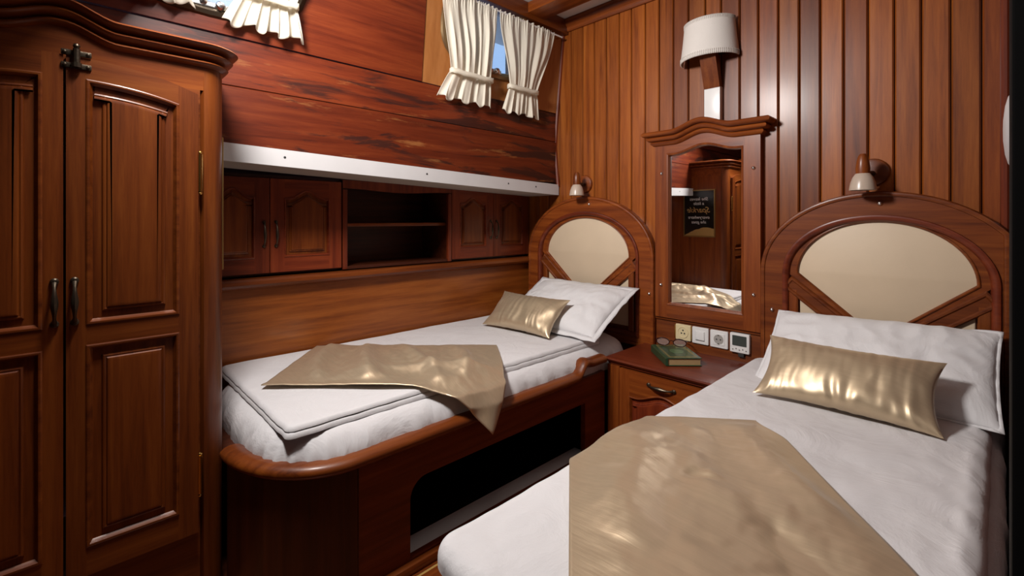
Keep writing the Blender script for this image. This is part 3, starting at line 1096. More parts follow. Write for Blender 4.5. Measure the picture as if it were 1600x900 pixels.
# ================================================================== mirror
MY = HBW
mir = thing('wall_mirror', (-0.87, MY, -0.44), 'wall mirror in a mahogany frame with wavy stepped cornice', 'mirror')
mx0, mx1 = -1.092, -0.643
gx0, gx1 = -1.035, -0.708
gz0, gz1 = -0.385, 0.292
mc = (mx0 + mx1) / 2
def mwave(x, amp=0.030):
    t = (x - mc) / 0.135
    return amp * (0.5 + 0.5 * math.cos(PI * max(-1, min(1, t))))
fn = FY(MY)
f = MB()
f.prism(rect(mx0, gx0, -0.445, 0.36), fn, 0, 0.030)
f.prism(rect(gx1, mx1, -0.445, 0.36), fn, 0, 0.030)
f.prism(rect(gx0, gx1, -0.445, gz0), fn, 0, 0.030, mi=1)
xs = [gx0 + (gx1 - gx0) * k / 24 for k in range(25)]
f.prism([(x, gz1 + mwave(x)) for x in xs] + [(x, 0.35 + mwave(x)) for x in reversed(xs)], fn, 0, 0.030, mi=1)
hole = [(gx0, gz0), (gx1, gz0)] + [(x, gz1 + mwave(x)) for x in reversed(xs)]
f.rings(hole, [(-0.002, 0.030), (0.0, 0.032), (0.006, 0.030), (0.009, 0.022), (0.010, 0.012)], fn, cap=False)
f.build('frame', [wood('Z', 'mid'), wood('X', 'mid')], mir, smooth=25)
MB().rings(hole, [(-0.004, 0.004), (-0.004, 0.0125), (0.001, 0.013)], fn).build('mirror_glass', MIRROR, mir, smooth=0)['label'] = 'reflecting glass'
path = []
cpts = []
for k in range(6):
    cpts.append((mx0 - 0.0, MY - 0.030 * k / 6, -1, 0))
for k in range(41):
    cpts.append((mx0 + (mx1 - mx0) * k / 40, MY - 0.030, 0, -1))
for k in range(6):
    cpts.append((mx1, MY - 0.030 + 0.030 * (k + 1) / 6, 1, 0))
path = []
for (x, y, nx, ny) in cpts:
    path.append((x, y, 0.335 + mwave(x, 0.034), nx, ny))
# mitre the two corners
i0, i1 = 6, 46
x, y, z, _, _ = path[i0]; path[i0] = (x, y, z, -1, -1)
x, y, z, _, _ = path[i1]; path[i1] = (x, y, z, 1, -1)
path = [path[0], path[i0]] + path[i0 + 1:i1] + [path[i1], path[-1]]
prof = [(-0.01, -0.006), (0.004, -0.004)] + lobe(0.010, 0.0, 0.006, 0.016, 4) + lobe(0.024, 0.018, 0.007, 0.018, 4) + lobe(0.040, 0.038, 0.008, 0.020, 4) + [(-0.028, 0.060)]
MB().sweep(path, prof, closed_prof=True).build('cornice', wood('X', 'mid'), mir, smooth=40)
screws(mir, ((-1.060, 0.206), (-0.668, 0.201), (-1.062, -0.299), (-0.668, -0.299)), MY - 0.0305)

# ================================================================== wall sconce with half-drum shade
sx = -0.832
sc = thing('wall_sconce', (sx, BACK - 0.01, 0.41), 'wall lamp with half-drum white shade on a slanted wooden arm', 'lamp')
wy = BACK - 0.0105
MB().box(sx - 0.033, sx + 0.033, wy - 0.030, wy, 0.412, 0.552, 0.002).build('back_plate', WHITE_PLASTIC, sc)['label'] = 'white box at the foot of the arm'
arm = MB().prism([(wy - 0.032, 0.548), (wy - 0.002, 0.556), (wy - 0.066, 0.735), (wy - 0.096, 0.728)], lambda a, b, d: (sx + d, a, b), -0.033, 0.033)
arm.build('arm', wood('Z', 'mid'), sc, smooth=0)
shd = MB()
sy = wy - 0.012
n = 28
def shade_pt(k, r, z):
    t = PI * k / n
    return (sx - 0.016 - r * math.cos(t), sy - r * 0.88 * math.sin(t), z)
vs, fs = [], []
lv = [(0.118, 0.668), (0.119, 0.676), (0.116, 0.70), (0.111, 0.74), (0.106, 0.79), (0.103, 0.823), (0.104, 0.830)]
for r, z in lv:
    vs += [shade_pt(k, r, z) for k in range(n + 1)]
for i in range(len(lv) - 1):
    for k in range(n):
        fs.append([i * (n + 1) + k, i * (n + 1) + k + 1, (i + 1) * (n + 1) + k + 1, (i + 1) * (n + 1) + k])
shd.add(vs, fs)
shade = shd.build('lamp_shade', SHADE, sc, smooth=60, solid=0.003)
st = MB()
for (r, z, h) in ((0.1205, 0.671, 0.016), (0.1055, 0.819, 0.012)):
    for k in range(48):
        t = PI * (k + 0.5) / 48
        x, y = sx - 0.016 - r * math.cos(t), sy - r * 0.88 * math.sin(t)
        st.tube([(x, y, z - 0.003), (x, y, z + h)], 0.0012, 5)
st.build('stitching', plain('stitch_thread', (0.50, 0.46, 0.42), 0.8), shade)['kind'] = 'stuff'
hs = MB().tube([(sx, wy - 0.075, 0.70), (sx, wy - 0.075, 0.79)], 0.014, 12)
hs.build('bulb_holder', DARKGREY, sc)
MB().box(sx - 0.045, sx + 0.045, wy - 0.045, wy, 0.690, 0.715, 0.003).build('wall_bracket', DARKGREY, sc)

# ================================================================== reading lamps
def reading_lamp(label, x, z, bx):
    root = thing('reading_lamp', (x, wy, z - 0.05), label, 'lamp', 'wooden reading lamps over the beds')
    MB().lathe((x, wy, z), (0, -1, 0), [(0.0, 0.0), (0.046, 0.0), (0.047, 0.006), (0.044, 0.012), (0.036, 0.015), (0.0, 0.016)], 28).build('wall_rose', wood('X', 'mid'), root)
    y1 = wy - 0.100
    MB().tube([(x, wy - 0.012, z - 0.004), (x + (bx - x) * .5, wy - 0.05, z - 0.006), (bx, y1, z + 0.006)], [0.010, 0.008, 0.010], 10).build('arm', BRONZE, root)
    MB().lathe((bx, y1, z + 0.052), (0, 0, -1), [(0.0, -0.004), (0.008, -0.003), (0.013, 0.004), (0.017, 0.02), (0.020, 0.045), (0.019, 0.062), (0.0, 0.064)], 18).build('lamp_body', wood('Z', 'mid'), root)
    MB().lathe((bx, y1, z - 0.008), (0, 0, -1), [(0.014, -0.002), (0.020, 0.002), (0.028, 0.014), (0.034, 0.032), (0.037, 0.050), (0.0375, 0.056), (0.035, 0.056), (0.034, 0.048), (0.030, 0.030), (0.020, 0.010)], 24).build('glass_shade', FROST, root)
    screws_p = (x - 0.030, wy - 0.0145, z + 0.004)
    copy = MB().lathe(screws_p, (0, -1, 0), [(0.004, -0.001), (0.004, 0.001), (0, 0.002)], 10).build('screw', CHROME, root)
    return root
reading_lamp('small wooden reading lamp over the left headboard', -1.513, 0.184, -1.492)
reading_lamp('small wooden reading lamp over the right headboard', -0.296, 0.158, -0.308)

# ================================================================== left berth
BX = -1.142
bed = thing('built_in_berth', (-1.55, 0.95, FLOOR), 'built-in mahogany berth base with rounded foot corner, along the hull', 'bed')
# front board with storage opening
front = rect(0.548, 1.632, FLOOR + 0.001, -0.635)
openg = rrect(0.70, 1.50, -0.955, -0.735, 0.055, 8, (0, 0, 0, 1))
MB().prism(front, FX(BX), -0.022, 0.0, [list(reversed(openg))]).build('front_board', wood('Y', 'red'), bed, smooth=0)
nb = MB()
nb.box(BX - 0.085, BX - 0.022, 0.66, 1.54, -0.970, -0.9555)  # only the front of the storage floor is white, painted as its lit edge
nb.build('storage_lit_strip', WHITE_PAINT, bed, smooth=0)['label'] = 'white front strip of the storage floor, coloured as its lit part'
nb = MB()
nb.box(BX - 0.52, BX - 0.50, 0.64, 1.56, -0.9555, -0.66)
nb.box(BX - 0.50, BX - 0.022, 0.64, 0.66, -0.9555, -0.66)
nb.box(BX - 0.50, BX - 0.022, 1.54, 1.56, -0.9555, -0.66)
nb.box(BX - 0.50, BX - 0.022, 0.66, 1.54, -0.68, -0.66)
nb.box(BX - 0.50, BX - 0.0855, 0.66, 1.54, -0.970, -0.9555)  # rest of the storage floor coloured black for the shade inside
nb.build('storage_shaded_lining', BLACK, bed, smooth=0)
# curved corner board
def corner(t, off=0.0):
    a = PI / 2 * t
    rx, ry = 0.285, 0.232
    x = BX - rx + (rx + off) * math.cos(a)
    y = 0.545 - (ry + off) * math.sin(a)
    nx, ny = math.cos(a) / rx, -math.sin(a) / ry
    l = math.hypot(nx, ny)
    return x, y, nx / l, ny / l
cb = MB()
cpts = [corner(k / 20) for k in range(21)]
poly = [(p[0], p[1]) for p in cpts] + [(p[0] - p[2] * 0.02, p[1] - p[3] * 0.02) for p in reversed(cpts)]
cb.prism(poly, lambda a, b, d: (a, b, d), FLOOR + 0.001, -0.635)
cb.build('corner_board', wood('Z', 'dark'), bed, smooth=40)
MB().box(BX - 0.01, BX + 0.002, 0.5455, 0.5478, FLOOR + 0.001, -0.640).build('seam_strip', wood('Z', 'dark'), bed, smooth=0)
MB().box(BX + 0.0005, BX + 0.022, 0.56, 1.62, FLOOR + 0.001, -0.958, 0.005).build('plinth', wood('Y', 'mid'), bed)
# rim
rp = []
for k in range(20, -1, -1):
    x, y, nx, ny = corner(k / 20)
    rp.append((x, y, -0.622, nx, ny))
def rimz(y):
    return -0.622 + 0.040 * ss((y - 1.445) / 0.055) + 0.010 * math.exp(-((y - 1.505) / 0.022) ** 2)
for k in range(1, 81):
    y = 0.545 + (1.628 - 0.545) * k / 80
    rp.append((BX, y, rimz(y), 1, 0))
rprof = []
for k in range(14):
    a = 2 * PI * k / 14
    rprof.append((-0.012 + 0.030 * math.cos(a), -0.003 + 0.0185 * math.sin(a)))
MB().sweep(rp, rprof, closed_prof=True).build('rim', wood('Y', 'deep'), bed, smooth=60)
MB().prism([(LOWX + 0.002, 0.315), (-1.44, 0.315)] + [(corner(k / 10)[0] - 0.03, corner(k / 10)[1] + 0.02) for k in range(9, -1, -1)] + [(BX - 0.03, 1.97), (LOWX + 0.002, 1.97)], FZ(-0.65), -0.01, 0.01).build('slat_board', wood('Y', 'dark'), bed, smooth=0)

# drape: a sheet laid over a box with rounded plan corners and rounded top edge
def drape(x0, x1, y0, y1, ztop, Rc, r, hang, fn_noise, n_u, n_v, out=None):
    cx0, cx1, cy0, cy1 = x0 + Rc, x1 - Rc, y0 + Rc, y1 - Rc
    ext = Rc - r + r * PI / 2 + hang
    def f(u, v):
        px = cx0 - ext + (cx1 - cx0 + 2 * ext) * u
        py = cy0 - ext + (cy1 - cy0 + 2 * ext) * v
        kx = min(max(px, cx0), cx1); ky = min(max(py, cy0), cy1)
        dx, dy = px - kx, py - ky
        d = math.hypot(dx, dy)
        m = max(abs(dx), abs(dy))
        if d > 1e-9:
            ux, uy = dx / d, dy / d
            d = d if d <= ext else ext       # corners do not hang lower than the sides
        else:
            ux = uy = 0.0
        flat = Rc - r
        if d <= flat:
            o, dz = d, 0.0
        else:
            a = (d - flat) / r
            if a < PI / 2:
                o, dz = flat + r * math.sin(a), -r * (1 - math.cos(a))
            else:
                o, dz = flat + r, -r - (d - flat - r * PI / 2)
        side = max(0.0, min(1.0, (d - flat) / (r * 1.2)))
        nx_, nz_ = fn_noise(kx + ux * o, ky + uy * o, ztop + dz, side, math.atan2(uy, ux))
        return (kx + ux * (o + nx_), ky + uy * (o + nx_), ztop + dz + nz_)
    return MB().grid(n_u, n_v, f)

def mat_noise(x, y, z, side, ang):
    top = 0.0025 * nz(x * 6, y * 6, 1.3) + 0.0015 * nz(x * 22, y * 14, 4.1)
    folds = side * (0.006 * nz((x + y) * 13, (y - x) * 13, z * 5) + 0.0045 * nz((x - y) * 40, (x + y) * 40, z * 12))
    corner_pull = side * 0.005 * math.sin(ang * 26) * max(0.0, math.sin(2 * ang)) ** 2 if side > 0 else 0.0
    corner_pull = side * 0.006 * math.sin(ang * 30) * abs(math.sin(2 * ang)) if side > 0 else 0.0
    return folds + corner_pull, top * (1 - side)

mt1 = drape(LOWX + 0.003, -1.160, 0.350, 1.940, -0.548, 0.200, 0.075, 0.022, mat_noise, 90, 150)
mt1 = mt1.build('mattress', WHITE_LINEN, None, smooth=80)
tag(mt1, 'single mattress in white fitted sheet on the left built-in berth', 'mattress')

# folded duvet on it
def duvet_noise(x, y, z, side, ang):
    top = 0.0035 * nz(x * 5, y * 4, 9.3) + 0.0015 * nz(x * 18, y * 12, 2.1)
    return side * 0.003 * nz(x * 25, y * 25, 3), top * (1 - side)
duv = thing('folded_duvet', (-1.57, 1.05, -0.548), 'flat white folded duvet lying on the left mattress', 'duvet')
drape(LOWX + 0.012, -1.222, 0.398, 1.72, -0.5215, 0.022, 0.0075, 0.004, duvet_noise, 70, 110).build('upper_layer', WHITE_LINEN, duv, smooth=80)
drape(LOWX + 0.014, -1.216, 0.396, 1.71, -0.5345, 0.020, 0.0075, 0.007, duvet_noise, 70, 110).build('lower_layer', WHITE_LINEN, duv, smooth=80)

# gold throw across it, tip hanging over the rim
def over_edge(x, xe, steps):
    """arc-length walk over an edge: returns (x, dz)"""
    s = x - xe
    if s <= 0:
        return x, 0.0
    px, pz = 0.0, 0.0
    for (qx, qz) in steps:
        l = math.hypot(qx - px, qz - pz)
        if s <= l:
            t = s / l
            return xe + px + (qx - px) * t, pz + (qz - pz) * t
        s -= l
        px, pz = qx, qz
    return xe + px, pz - s

def ridge(p, a, b, width, height):
    a, b = Vector(a), Vector(b)
    d = b - a
    t = max(0.0, min(1.0, (p - a).dot(d) / d.length_squared))
    q = a + d * t
    q += Vector((-d.y, d.x)).normalized() * 0.015 * math.sin(5 * t + a.x * 9)
    return height * math.exp(-((p - q).length / width) ** 2) * (0.4 + 0.6 * math.sin(PI * (0.1 + 0.8 * t)))

P1, P2, P3, P4 = Vector((-1.555, 0.432)), Vector((-1.905, 0.735)), Vector((-1.412, 1.268)), Vector((-1.000, 0.960))
def throw1(u, v):
    p = (P1 * (1 - u) + P4 * u) * (1 - v) + (P2 * (1 - u) + P3 * u) * v
    x, dz = over_edge(p.x, -1.235, [(0.020, -0.004), (0.060, -0.022), (0.095, -0.036), (0.118, -0.075), (0.128, -0.25)])
    # soft waves running across the cloth
    q = 1.2 * nz(p.x * 3, p.y * 3, 8.0)
    w = 0.011 * (0.5 + 0.5 * math.sin(p.x * 13 + p.y * 17 + 1.0 + 2.2 * q)) + 0.016 * max(0.0, nz(p.x * 5 + 3, p.y * 8, 5)) + 0.004 * abs(nz(p.x * 16, p.y * 22, 2)) + 0.0022 * nz(p.x * 40, p.y * 55, 3)
    w += 0.020 * math.exp(-(((p.x + 1.30) * 0.75 + (p.y - 0.93) * -0.66) / 0.035) ** 2) * ss((u - 0.25) * 3)
    w += ridge(p, (-1.87, 0.79), (-1.50, 0.55), 0.034, 0.032) + ridge(p, (-1.80, 0.93), (-1.40, 0.66), 0.036, 0.034)
    w += ridge(p, (-1.66, 1.00), (-1.24, 0.83), 0.028, 0.024) + ridge(p, (-1.52, 1.13), (-1.22, 0.96), 0.026, 0.018)
    w *= (0.25 + 0.75 * ss(min(v, 1 - v) * 4 + 0.15)) * (0.3 + 0.7 * ss(min(u, 1 - u) * 5 + 0.1))
    edge = 0.006 * math.exp(-(v / 0.05) ** 2)
    y = p.y + 0.03 * math.sin(PI * u) * (1 - v) 
    zz = -0.5145 + dz + max(-0.001, w) + edge
    if dz < -0.03:
        x += 0.018 * math.sin(p.y * 34 + p.x * 12) * min(1, (-dz - 0.03) * 8) + 0.006
    return (x, y, zz)
th1 = MB().grid(120, 90, throw1).build('bed_throw', GOLD_THROW, None, smooth=80, solid=0.003, origin=(-1.45, 0.85, -0.51))
tag(th1, 'gold satin throw spread diagonally over the left bed, one tip hanging over the rim', 'throw')

# pillows
def pillow(name, label, cat, w, h, t, mat, centre, tilt, yaw=0.0, roll=0.0, pinch=0.07, flange=0.0, seed=0, pw=2.4, sat=False, slump=0.0, group=None):
    M = Matrix.Translation(Vector(centre)) @ Matrix.Rotation(yaw, 4, 'Z') @ Matrix.Rotation(roll, 4, 'Y') @ Matrix.Rotation(tilt, 4, 'X')
    mb = MB()
    n = 84
    def core(u, v, s):
        a, b = 2 * u - 1, 2 * v - 1
        x = a * w / 2 * (1 - pinch * (1 - b * b) * abs(a) ** 2)
        y = b * h / 2 * (1 - pinch * 1.3 * (1 - a * a) * abs(b) ** 2)
        k = max(0.0, (1 - abs(a) ** pw)) * max(0.0, (1 - abs(b) ** pw))
        z = s * t / 2 * k ** 0.55
        # gathers running in from edges and corners
        e = 1 - min(1 - abs(a), 1 - abs(b))
        ang = math.atan2(b, a)
        wa = 2.5 * nz(a * 2.4, b * 1.2, seed)
        if sat:
            g = 0.0035 * nz(a * 2.2 + seed, b * 1.6, s * 2.0) * k ** 0.3
            g += 0.0100 * nz(a * 9 + wa * 0.5 + seed, b * 1.1, 3.0) * math.exp(-(1 + b) / 0.75) * k ** 0.30
            g += 0.0050 * nz(a * 13 + seed, b * 1.2, 9.0) * math.exp(-(1 - b) / 0.8) * k ** 0.30
            g += 0.0040 * math.sin(b * 7 + wa) * math.exp(-(1 - abs(a)) / 0.22) * k ** 0.30
        else:
            g = 0.008 * nz(a * 2.6 + seed, b * 2.0, s * 2.0) * k ** 0.3
            g += 0.0045 * (0.5 - abs(nz(a * 5 + seed * 3, b * 2.5, 1.0)) * 2) * k ** 0.3
            g += 0.0035 * math.sin(ang * 15 + 3 * nz(a * 2 + seed, b * 2, 1.1)) * (e ** 3) * (k ** 0.35)
        z += s * g
        y -= slump * (1 - b) * 0.0
        return M @ Vector((x, y, z + slump * (a * a) * -0.3))
    mb.grid(n, n, lambda u, v: core(u, v, 1))
    mb.grid(n, n, lambda u, v: core(u, v, -1))
    o = mb.build(name, mat, None, origin=tuple(centre), smooth=80)
    tag(o, label, cat, group)
    if flange:
        fm = MB()
        pts, pts2 = [], []
        N = 160
        for k in range(N):
            q = k / N * 4
            sd, t_ = int(q), q - int(q)
            u, v = ((t_, 0), (1, t_), (1 - t_, 1), (0, 1 - t_))[sd]
            a, b = 2 * u - 1, 2 * v - 1
            x = a * w / 2 * (1 - pinch * (1 - b * b) * abs(a) ** 2)
            y = b * h / 2 * (1 - pinch * 1.3 * (1 - a * a) * abs(b) ** 2)
            wv = 0.006 * nz(a * 6 + seed, b * 6, 7.7)
            pts.append(M @ Vector((x * 0.985, y * 0.985, 0)))
            kx = (w / 2 + flange) / (w / 2); ky = (h / 2 + flange) / (h / 2)
            pts2.append(M @ Vector((x * kx, y * ky, wv)))
        fs = [[k, (k + 1) % N, N + (k + 1) % N, N + k] for k in range(N)]
        fm.add(pts + pts2, fs)
        fl = fm.build('flange', mat, o, smooth=80, solid=0.003)
    return o

pillow('pillow', 'white pillow with flanged edge against the left headboard', 'pillow', 0.54, 0.36, 0.115, PILLOW_LINEN, (-1.455, 1.752, -0.418), math.radians(27), math.radians(2), 0, 0.03, 0.026, 1)
pillow('cushion', 'small gold satin cushion leaning on the left white pillow', 'cushion', 0.41, 0.215, 0.085, GOLD_SATIN, (-1.540, 1.560, -0.440), math.radians(42), math.radians(4), 0, 0.10, 0, 4, sat=True)

# ================================================================== bedside table
nt = thing('bedside_table', (-0.88, 1.81, FLOOR), 'mahogany bedside table with panelled front between the two beds', 'bedside table')
TZ = -0.578
NY = 1.650
b = MB()
b.box(-1.140, -1.120, NY + 0.018, HBW - 0.015, FLOOR + 0.001, TZ - 0.028)
b.box(-0.680, -0.660, NY + 0.018, HBW - 0.015, FLOOR + 0.001, TZ - 0.028)
b.box(-1.120, -0.680, HBW - 0.03, HBW - 0.015, FLOOR + 0.001, TZ - 0.028)
b.box(-1.120, -0.680, NY + 0.018, HBW - 0.03, FLOOR + 0.02, FLOOR + 0.04)
b.build('body', wood('Z', 'red'), nt, smooth=0)
tp = MB()
tprof = [(0.0, -0.028), (0.010, -0.028), (0.014, -0.020), (0.020, -0.016), (0.024, -0.008), (0.022, -0.002), (0.016, 0.0)]
outl = rect(-1.141, -0.662, 1.648, HBW - 0.0145)
tp.rings(outl, [(0.02, -0.028), (0.006, -0.028), (0.004, -0.020), (-0.004, -0.015), (-0.008, -0.008), (-0.006, -0.002), (0.0, 0.0)], lambda a, b_, d: (a, min(b_, HBW - 0.0145), TZ + d))
tp.build('top', wood('X', 'red'), nt, smooth=40)
fn = FY(NY)
stile = 0.040
nd = MB()
nd.prism(rect(-1.138, -1.080, FLOOR + 0.01, TZ - 0.030), fn, -0.017, 0.0)
nd.build('side_stile', wood('Z', 'mid'), nt, smooth=0)
nd = MB()
nd.prism(rect(-0.698, -0.661, FLOOR + 0.01, TZ - 0.030), fn, -0.017, 0.0)
nd.build('side_stile', wood('Z', 'mid'), nt, smooth=0)
da0, da1, db0, db1 = -1.078, -0.700, FLOOR + 0.03, TZ - 0.034
op = arch_outline(da0 + 0.045, da1 - 0.045, db0 + 0.05, db1 - 0.105, 0.035)
d = MB()
fd = FY(NY - 0.003)
d.prism(rect(da0, da0 + 0.045, db0, db1), fd, -0.018, 0)
d.prism(rect(da1 - 0.045, da1, db0, db1), fd, -0.018, 0)
d.prism(rect(da0 + 0.045, da1 - 0.045, db0, db0 + 0.05), fd, -0.018, 0, mi=1)
d.prism(list(reversed(op[2:])) + [(da1 - 0.045, db1), (da0 + 0.045, db1)], fd, -0.018, 0, mi=1)
bead(op, fd, d, 1, 0.008)
ndoor = d.build('door', [wood('Z', 'mid'), wood('X', 'mid')], nt, smooth=25)
panel(offset_poly(op, 0.007), fd, ndoor, wood('Z', 'red'), wide=0.026)
handle('handle', (-0.893, NY - 0.003, -0.648), 0.105, True, 'y', ndoor, r=0.006, stand=0.020)

# wall plates above it
PY = HBW - 0.0140
def plate(name, label, cat, x0, x1, z0, z1, mat, depth=0.009):
    root = thing(name, ((x0 + x1) / 2, PY, z0), label, cat)
    MB().rings(rrect(x0, x1, z0, z1, 0.004, 3), [(0, 0), (0, depth - 0.002), (0.0015, depth - 0.0005), (0.004, depth)], FY(PY)).build('plate', mat, root, smooth=30)
    return root
r = plate('phone_socket', 'cream wall socket with three small holes, leftmost plate over the bedside table', 'socket', -0.997, -0.927, -0.535, -0.466, CREAM_PLASTIC)
cxp, czp = -0.962, -0.500
MB().rings([(cxp + 0.024 * math.cos(2 * PI * k / 28), czp + 0.024 * math.sin(2 * PI * k / 28)) for k in range(28)], [(0, 0.009), (0, 0.011), (0.002, 0.011), (0.003, 0.0095)], FY(PY)).build('insert', CREAM_PLASTIC, r, smooth=30)
for (dx, dz) in ((0, 0.009), (-0.007, -0.004), (0.007, -0.004)):
    MB().rings([(cxp + dx + 0.0035 * math.cos(2 * PI * k / 10), czp + dz + 0.0035 * math.sin(2 * PI * k / 10)) for k in range(10)], [(0, 0.009), (0, 0.0103), (0.0005, 0.0104)], FY(PY)).build('hole', DARKGREY, r, smooth=0)
for dx in (-0.0375, 0.0375):
    MB().box(cxp + dx - 0.0022, cxp + dx + 0.0022, PY - 0.010, PY, czp - 0.030, czp + 0.030, 0.001).build('brass_edge', BRASS, r)
r = plate('light_switch', 'white light switch plate between the two wall sockets', 'switch', -0.921, -0.850, -0.537, -0.466, WHITE_PLASTIC)
MB().rings(rrect(-0.905, -0.866, -0.521, -0.482, 0.002, 2), [(0, 0.007), (0, 0.0105), (0.001, 0.012), (0.003, 0.0125)], FY(PY)).build('rocker', WHITE_PLASTIC, r, smooth=30)
MB().box(-0.905, -0.866, PY - 0.0105, PY - 0.008, -0.5225, -0.5205).build('shadow_gap', DARKGREY, r, smooth=0)
r = plate('power_socket', 'white power socket with round recess, beside the thermostat', 'socket', -0.843, -0.770, -0.538, -0.466, WHITE_PLASTIC)
cxp, czp = -0.8065, -0.502
MB().rings(rrect(cxp - 0.024, cxp + 0.024, czp - 0.024, czp + 0.024, 0.003, 3), [(0, 0.008), (0, 0.0105), (0.0012, 0.011), (0.002, 0.011)], FY(PY)).build('insert', WHITE_PLASTIC, r, smooth=30)
MB().rings([(cxp + 0.020 * math.cos(2 * PI * k / 28), czp + 0.020 * math.sin(2 * PI * k / 28)) for k in range(28)], [(0, 0.0108), (0.0003, 0.0118), (0.002, 0.0118), (0.003, 0.0114)], FY(PY)).build('recess', plain('socket_grey', (0.36, 0.34, 0.32), 0.5), r, smooth=0)
for dx in (-0.008, 0.008):
    MB().rings([(cxp + dx + 0.003 * math.cos(2 * PI * k / 10), czp + 0.003 * math.sin(2 * PI * k / 10)) for k in range(10)], [(0, 0.011), (0, 0.0121), (0.0005, 0.0122)], FY(PY)).build('hole', DARKGREY, r, smooth=0)
for dz in (-0.0175, 0.0175):
    MB().box(cxp - 0.003, cxp + 0.003, PY - 0.013, PY - 0.011, czp + dz - 0.002, czp + dz + 0.002).build('earth_clip', CHROME, r, smooth=0)
r = plate('thermostat', 'white thermostat with grey screen and small buttons, rightmost wall plate', 'thermostat', -0.759, -0.684, -0.540, -0.462, WHITE_PLASTIC, 0.016)
MB().rings(rrect(-0.749, -0.694, -0.512, -0.471, 0.002, 2), [(0, 0.014), (0, 0.0168), (0.001, 0.0168)], FY(PY)).build('screen', SCREEN, r, smooth=0)
for k in range(5):
    x = -0.747 + k * 0.0128
    MB().rings([(x + 0.0028 * math.cos(2 * PI * j / 10), -0.527 + (0.003 if k % 2 else -0.001) + 0.0028 * math.sin(2 * PI * j / 10)) for j in range(10)], [(0, 0.015), (0, 0.0170), (0.0006, 0.0172)], FY(PY)).build('button', plain('button_grey', (0.22, 0.21, 0.20), 0.5), r, smooth=0)
MB().box(-0.728, -0.706, PY - 0.012, PY, -0.556, -0.5405, 0.001).build('cable_entry', DARKGREY, r)

# book and spectacles
e1 = Vector((0.70, 0.714)); e2 = Vector((-0.714, 0.70))
B0 = Vector((-0.898, 1.703))
def bk(a, b_, z):
    p = B0 + e1 * a + e2 * b_
    return (p.x, p.y, TZ + z)
book = thing('book', bk(0.068, 0.10, 0.0), 'thick green hardback book with gold border on the bedside table', 'book')
GREEN = plain('green_leather', (0.018, 0.058, 0.026), 0.35, coat=0.3, bump=0.2, bscale=300)
GILT = plain('gilt_print', (0.50, 0.36, 0.12), 0.4, metal=0.6)
PAGES = plain('page_edges', (0.42, 0.28, 0.13), 0.7, bump=0.5, bscale=500)
bkf = lambda a, b_, d: bk(a, b_, d)
for z in (0.001, 0.0295):
    MB().rings(rect(0, 0.136, 0, 0.20), [(0.0015, z), (0, z + 0.001), (0, z + 0.0025), (0.0015, z + 0.0035)], bkf).build('cover', GREEN, book, smooth=30)
MB().prism(rect(0.003, 0.131, 0.004, 0.196), bkf, 0.0045, 0.0295).build('pages', PAGES, book, smooth=0)
MB().prism([(-0.006, 0.003), (0.004, 0.001), (0.004, 0.033), (-0.006, 0.030)], lambda a, b_, d: bk(a, d, b_), 0.0, 0.20).build('spine', GREEN, book, smooth=40)
for ins in (0.012, 0.017):
    o_ = rect(ins, 0.136 - ins, ins, 0.20 - ins)
    MB().rings(o_, [(0, 0.0329), (0.0002, 0.0333), (0.0016, 0.0333), (0.0018, 0.0329)], bkf, cap=False).build('gilt_border', GILT, book, smooth=0)
MB().rings([(0.068 + 0.026 * math.cos(2 * PI * k / 24), 0.095 + 0.034 * math.sin(2 * PI * k / 24)) for k in range(24)], [(0, 0.0329), (0.0004, 0.0335), (0.002, 0.0335), (0.004, 0.0331), (0.012, 0.0333)], bkf).build('embossed_medallion', plain('embossed_green', (0.05, 0.12, 0.055), 0.3), book, smooth=30)
gs = thing('spectacles', bk(0.06, 0.15, 0.034), 'dark-rimmed spectacles resting on the green book', 'glasses')
GZ = 0.036
def gpt(a, z, c):
    # a along the lens line, c behind it
    p = Vector(bk(0.068, 0.158, 0)).xy + Vector((0.93, 0.37)) * a + Vector((-0.37, 0.93)) * c
    return (p.x, p.y, TZ + GZ + z)
FRAME = plain('tortoise_rim', (0.035, 0.010, 0.010), 0.2)
for s in (-1, 1):
    ov = [gpt(s * 0.034 + 0.026 * math.cos(2 * PI * k / 24), 0.018 + 0.0165 * math.sin(2 * PI * k / 24), -0.004 * math.sin(2 * PI * k / 24)) for k in range(25)]
    MB().tube(ov, 0.0020, 6).build('rim', FRAME, gs)
    MB().add(ov[:24], [list(range(24))]).build('lens', glass_mat('lens_glass', (0.95, 0.93, 0.92), 0.0, 0.8), gs, smooth=0)
    MB().tube([gpt(s * 0.060, 0.024, 0.0), gpt(s * 0.063, 0.026, 0.008), gpt(s * 0.058, 0.016, 0.06), gpt(s * 0.052, 0.004, 0.085)], 0.0018, 6).build('temple', FRAME, gs)
MB().tube([gpt(-0.009, 0.021, 0), gpt(0, 0.025, 0), gpt(0.009, 0.021, 0)], 0.0018, 6).build('bridge', FRAME, gs)

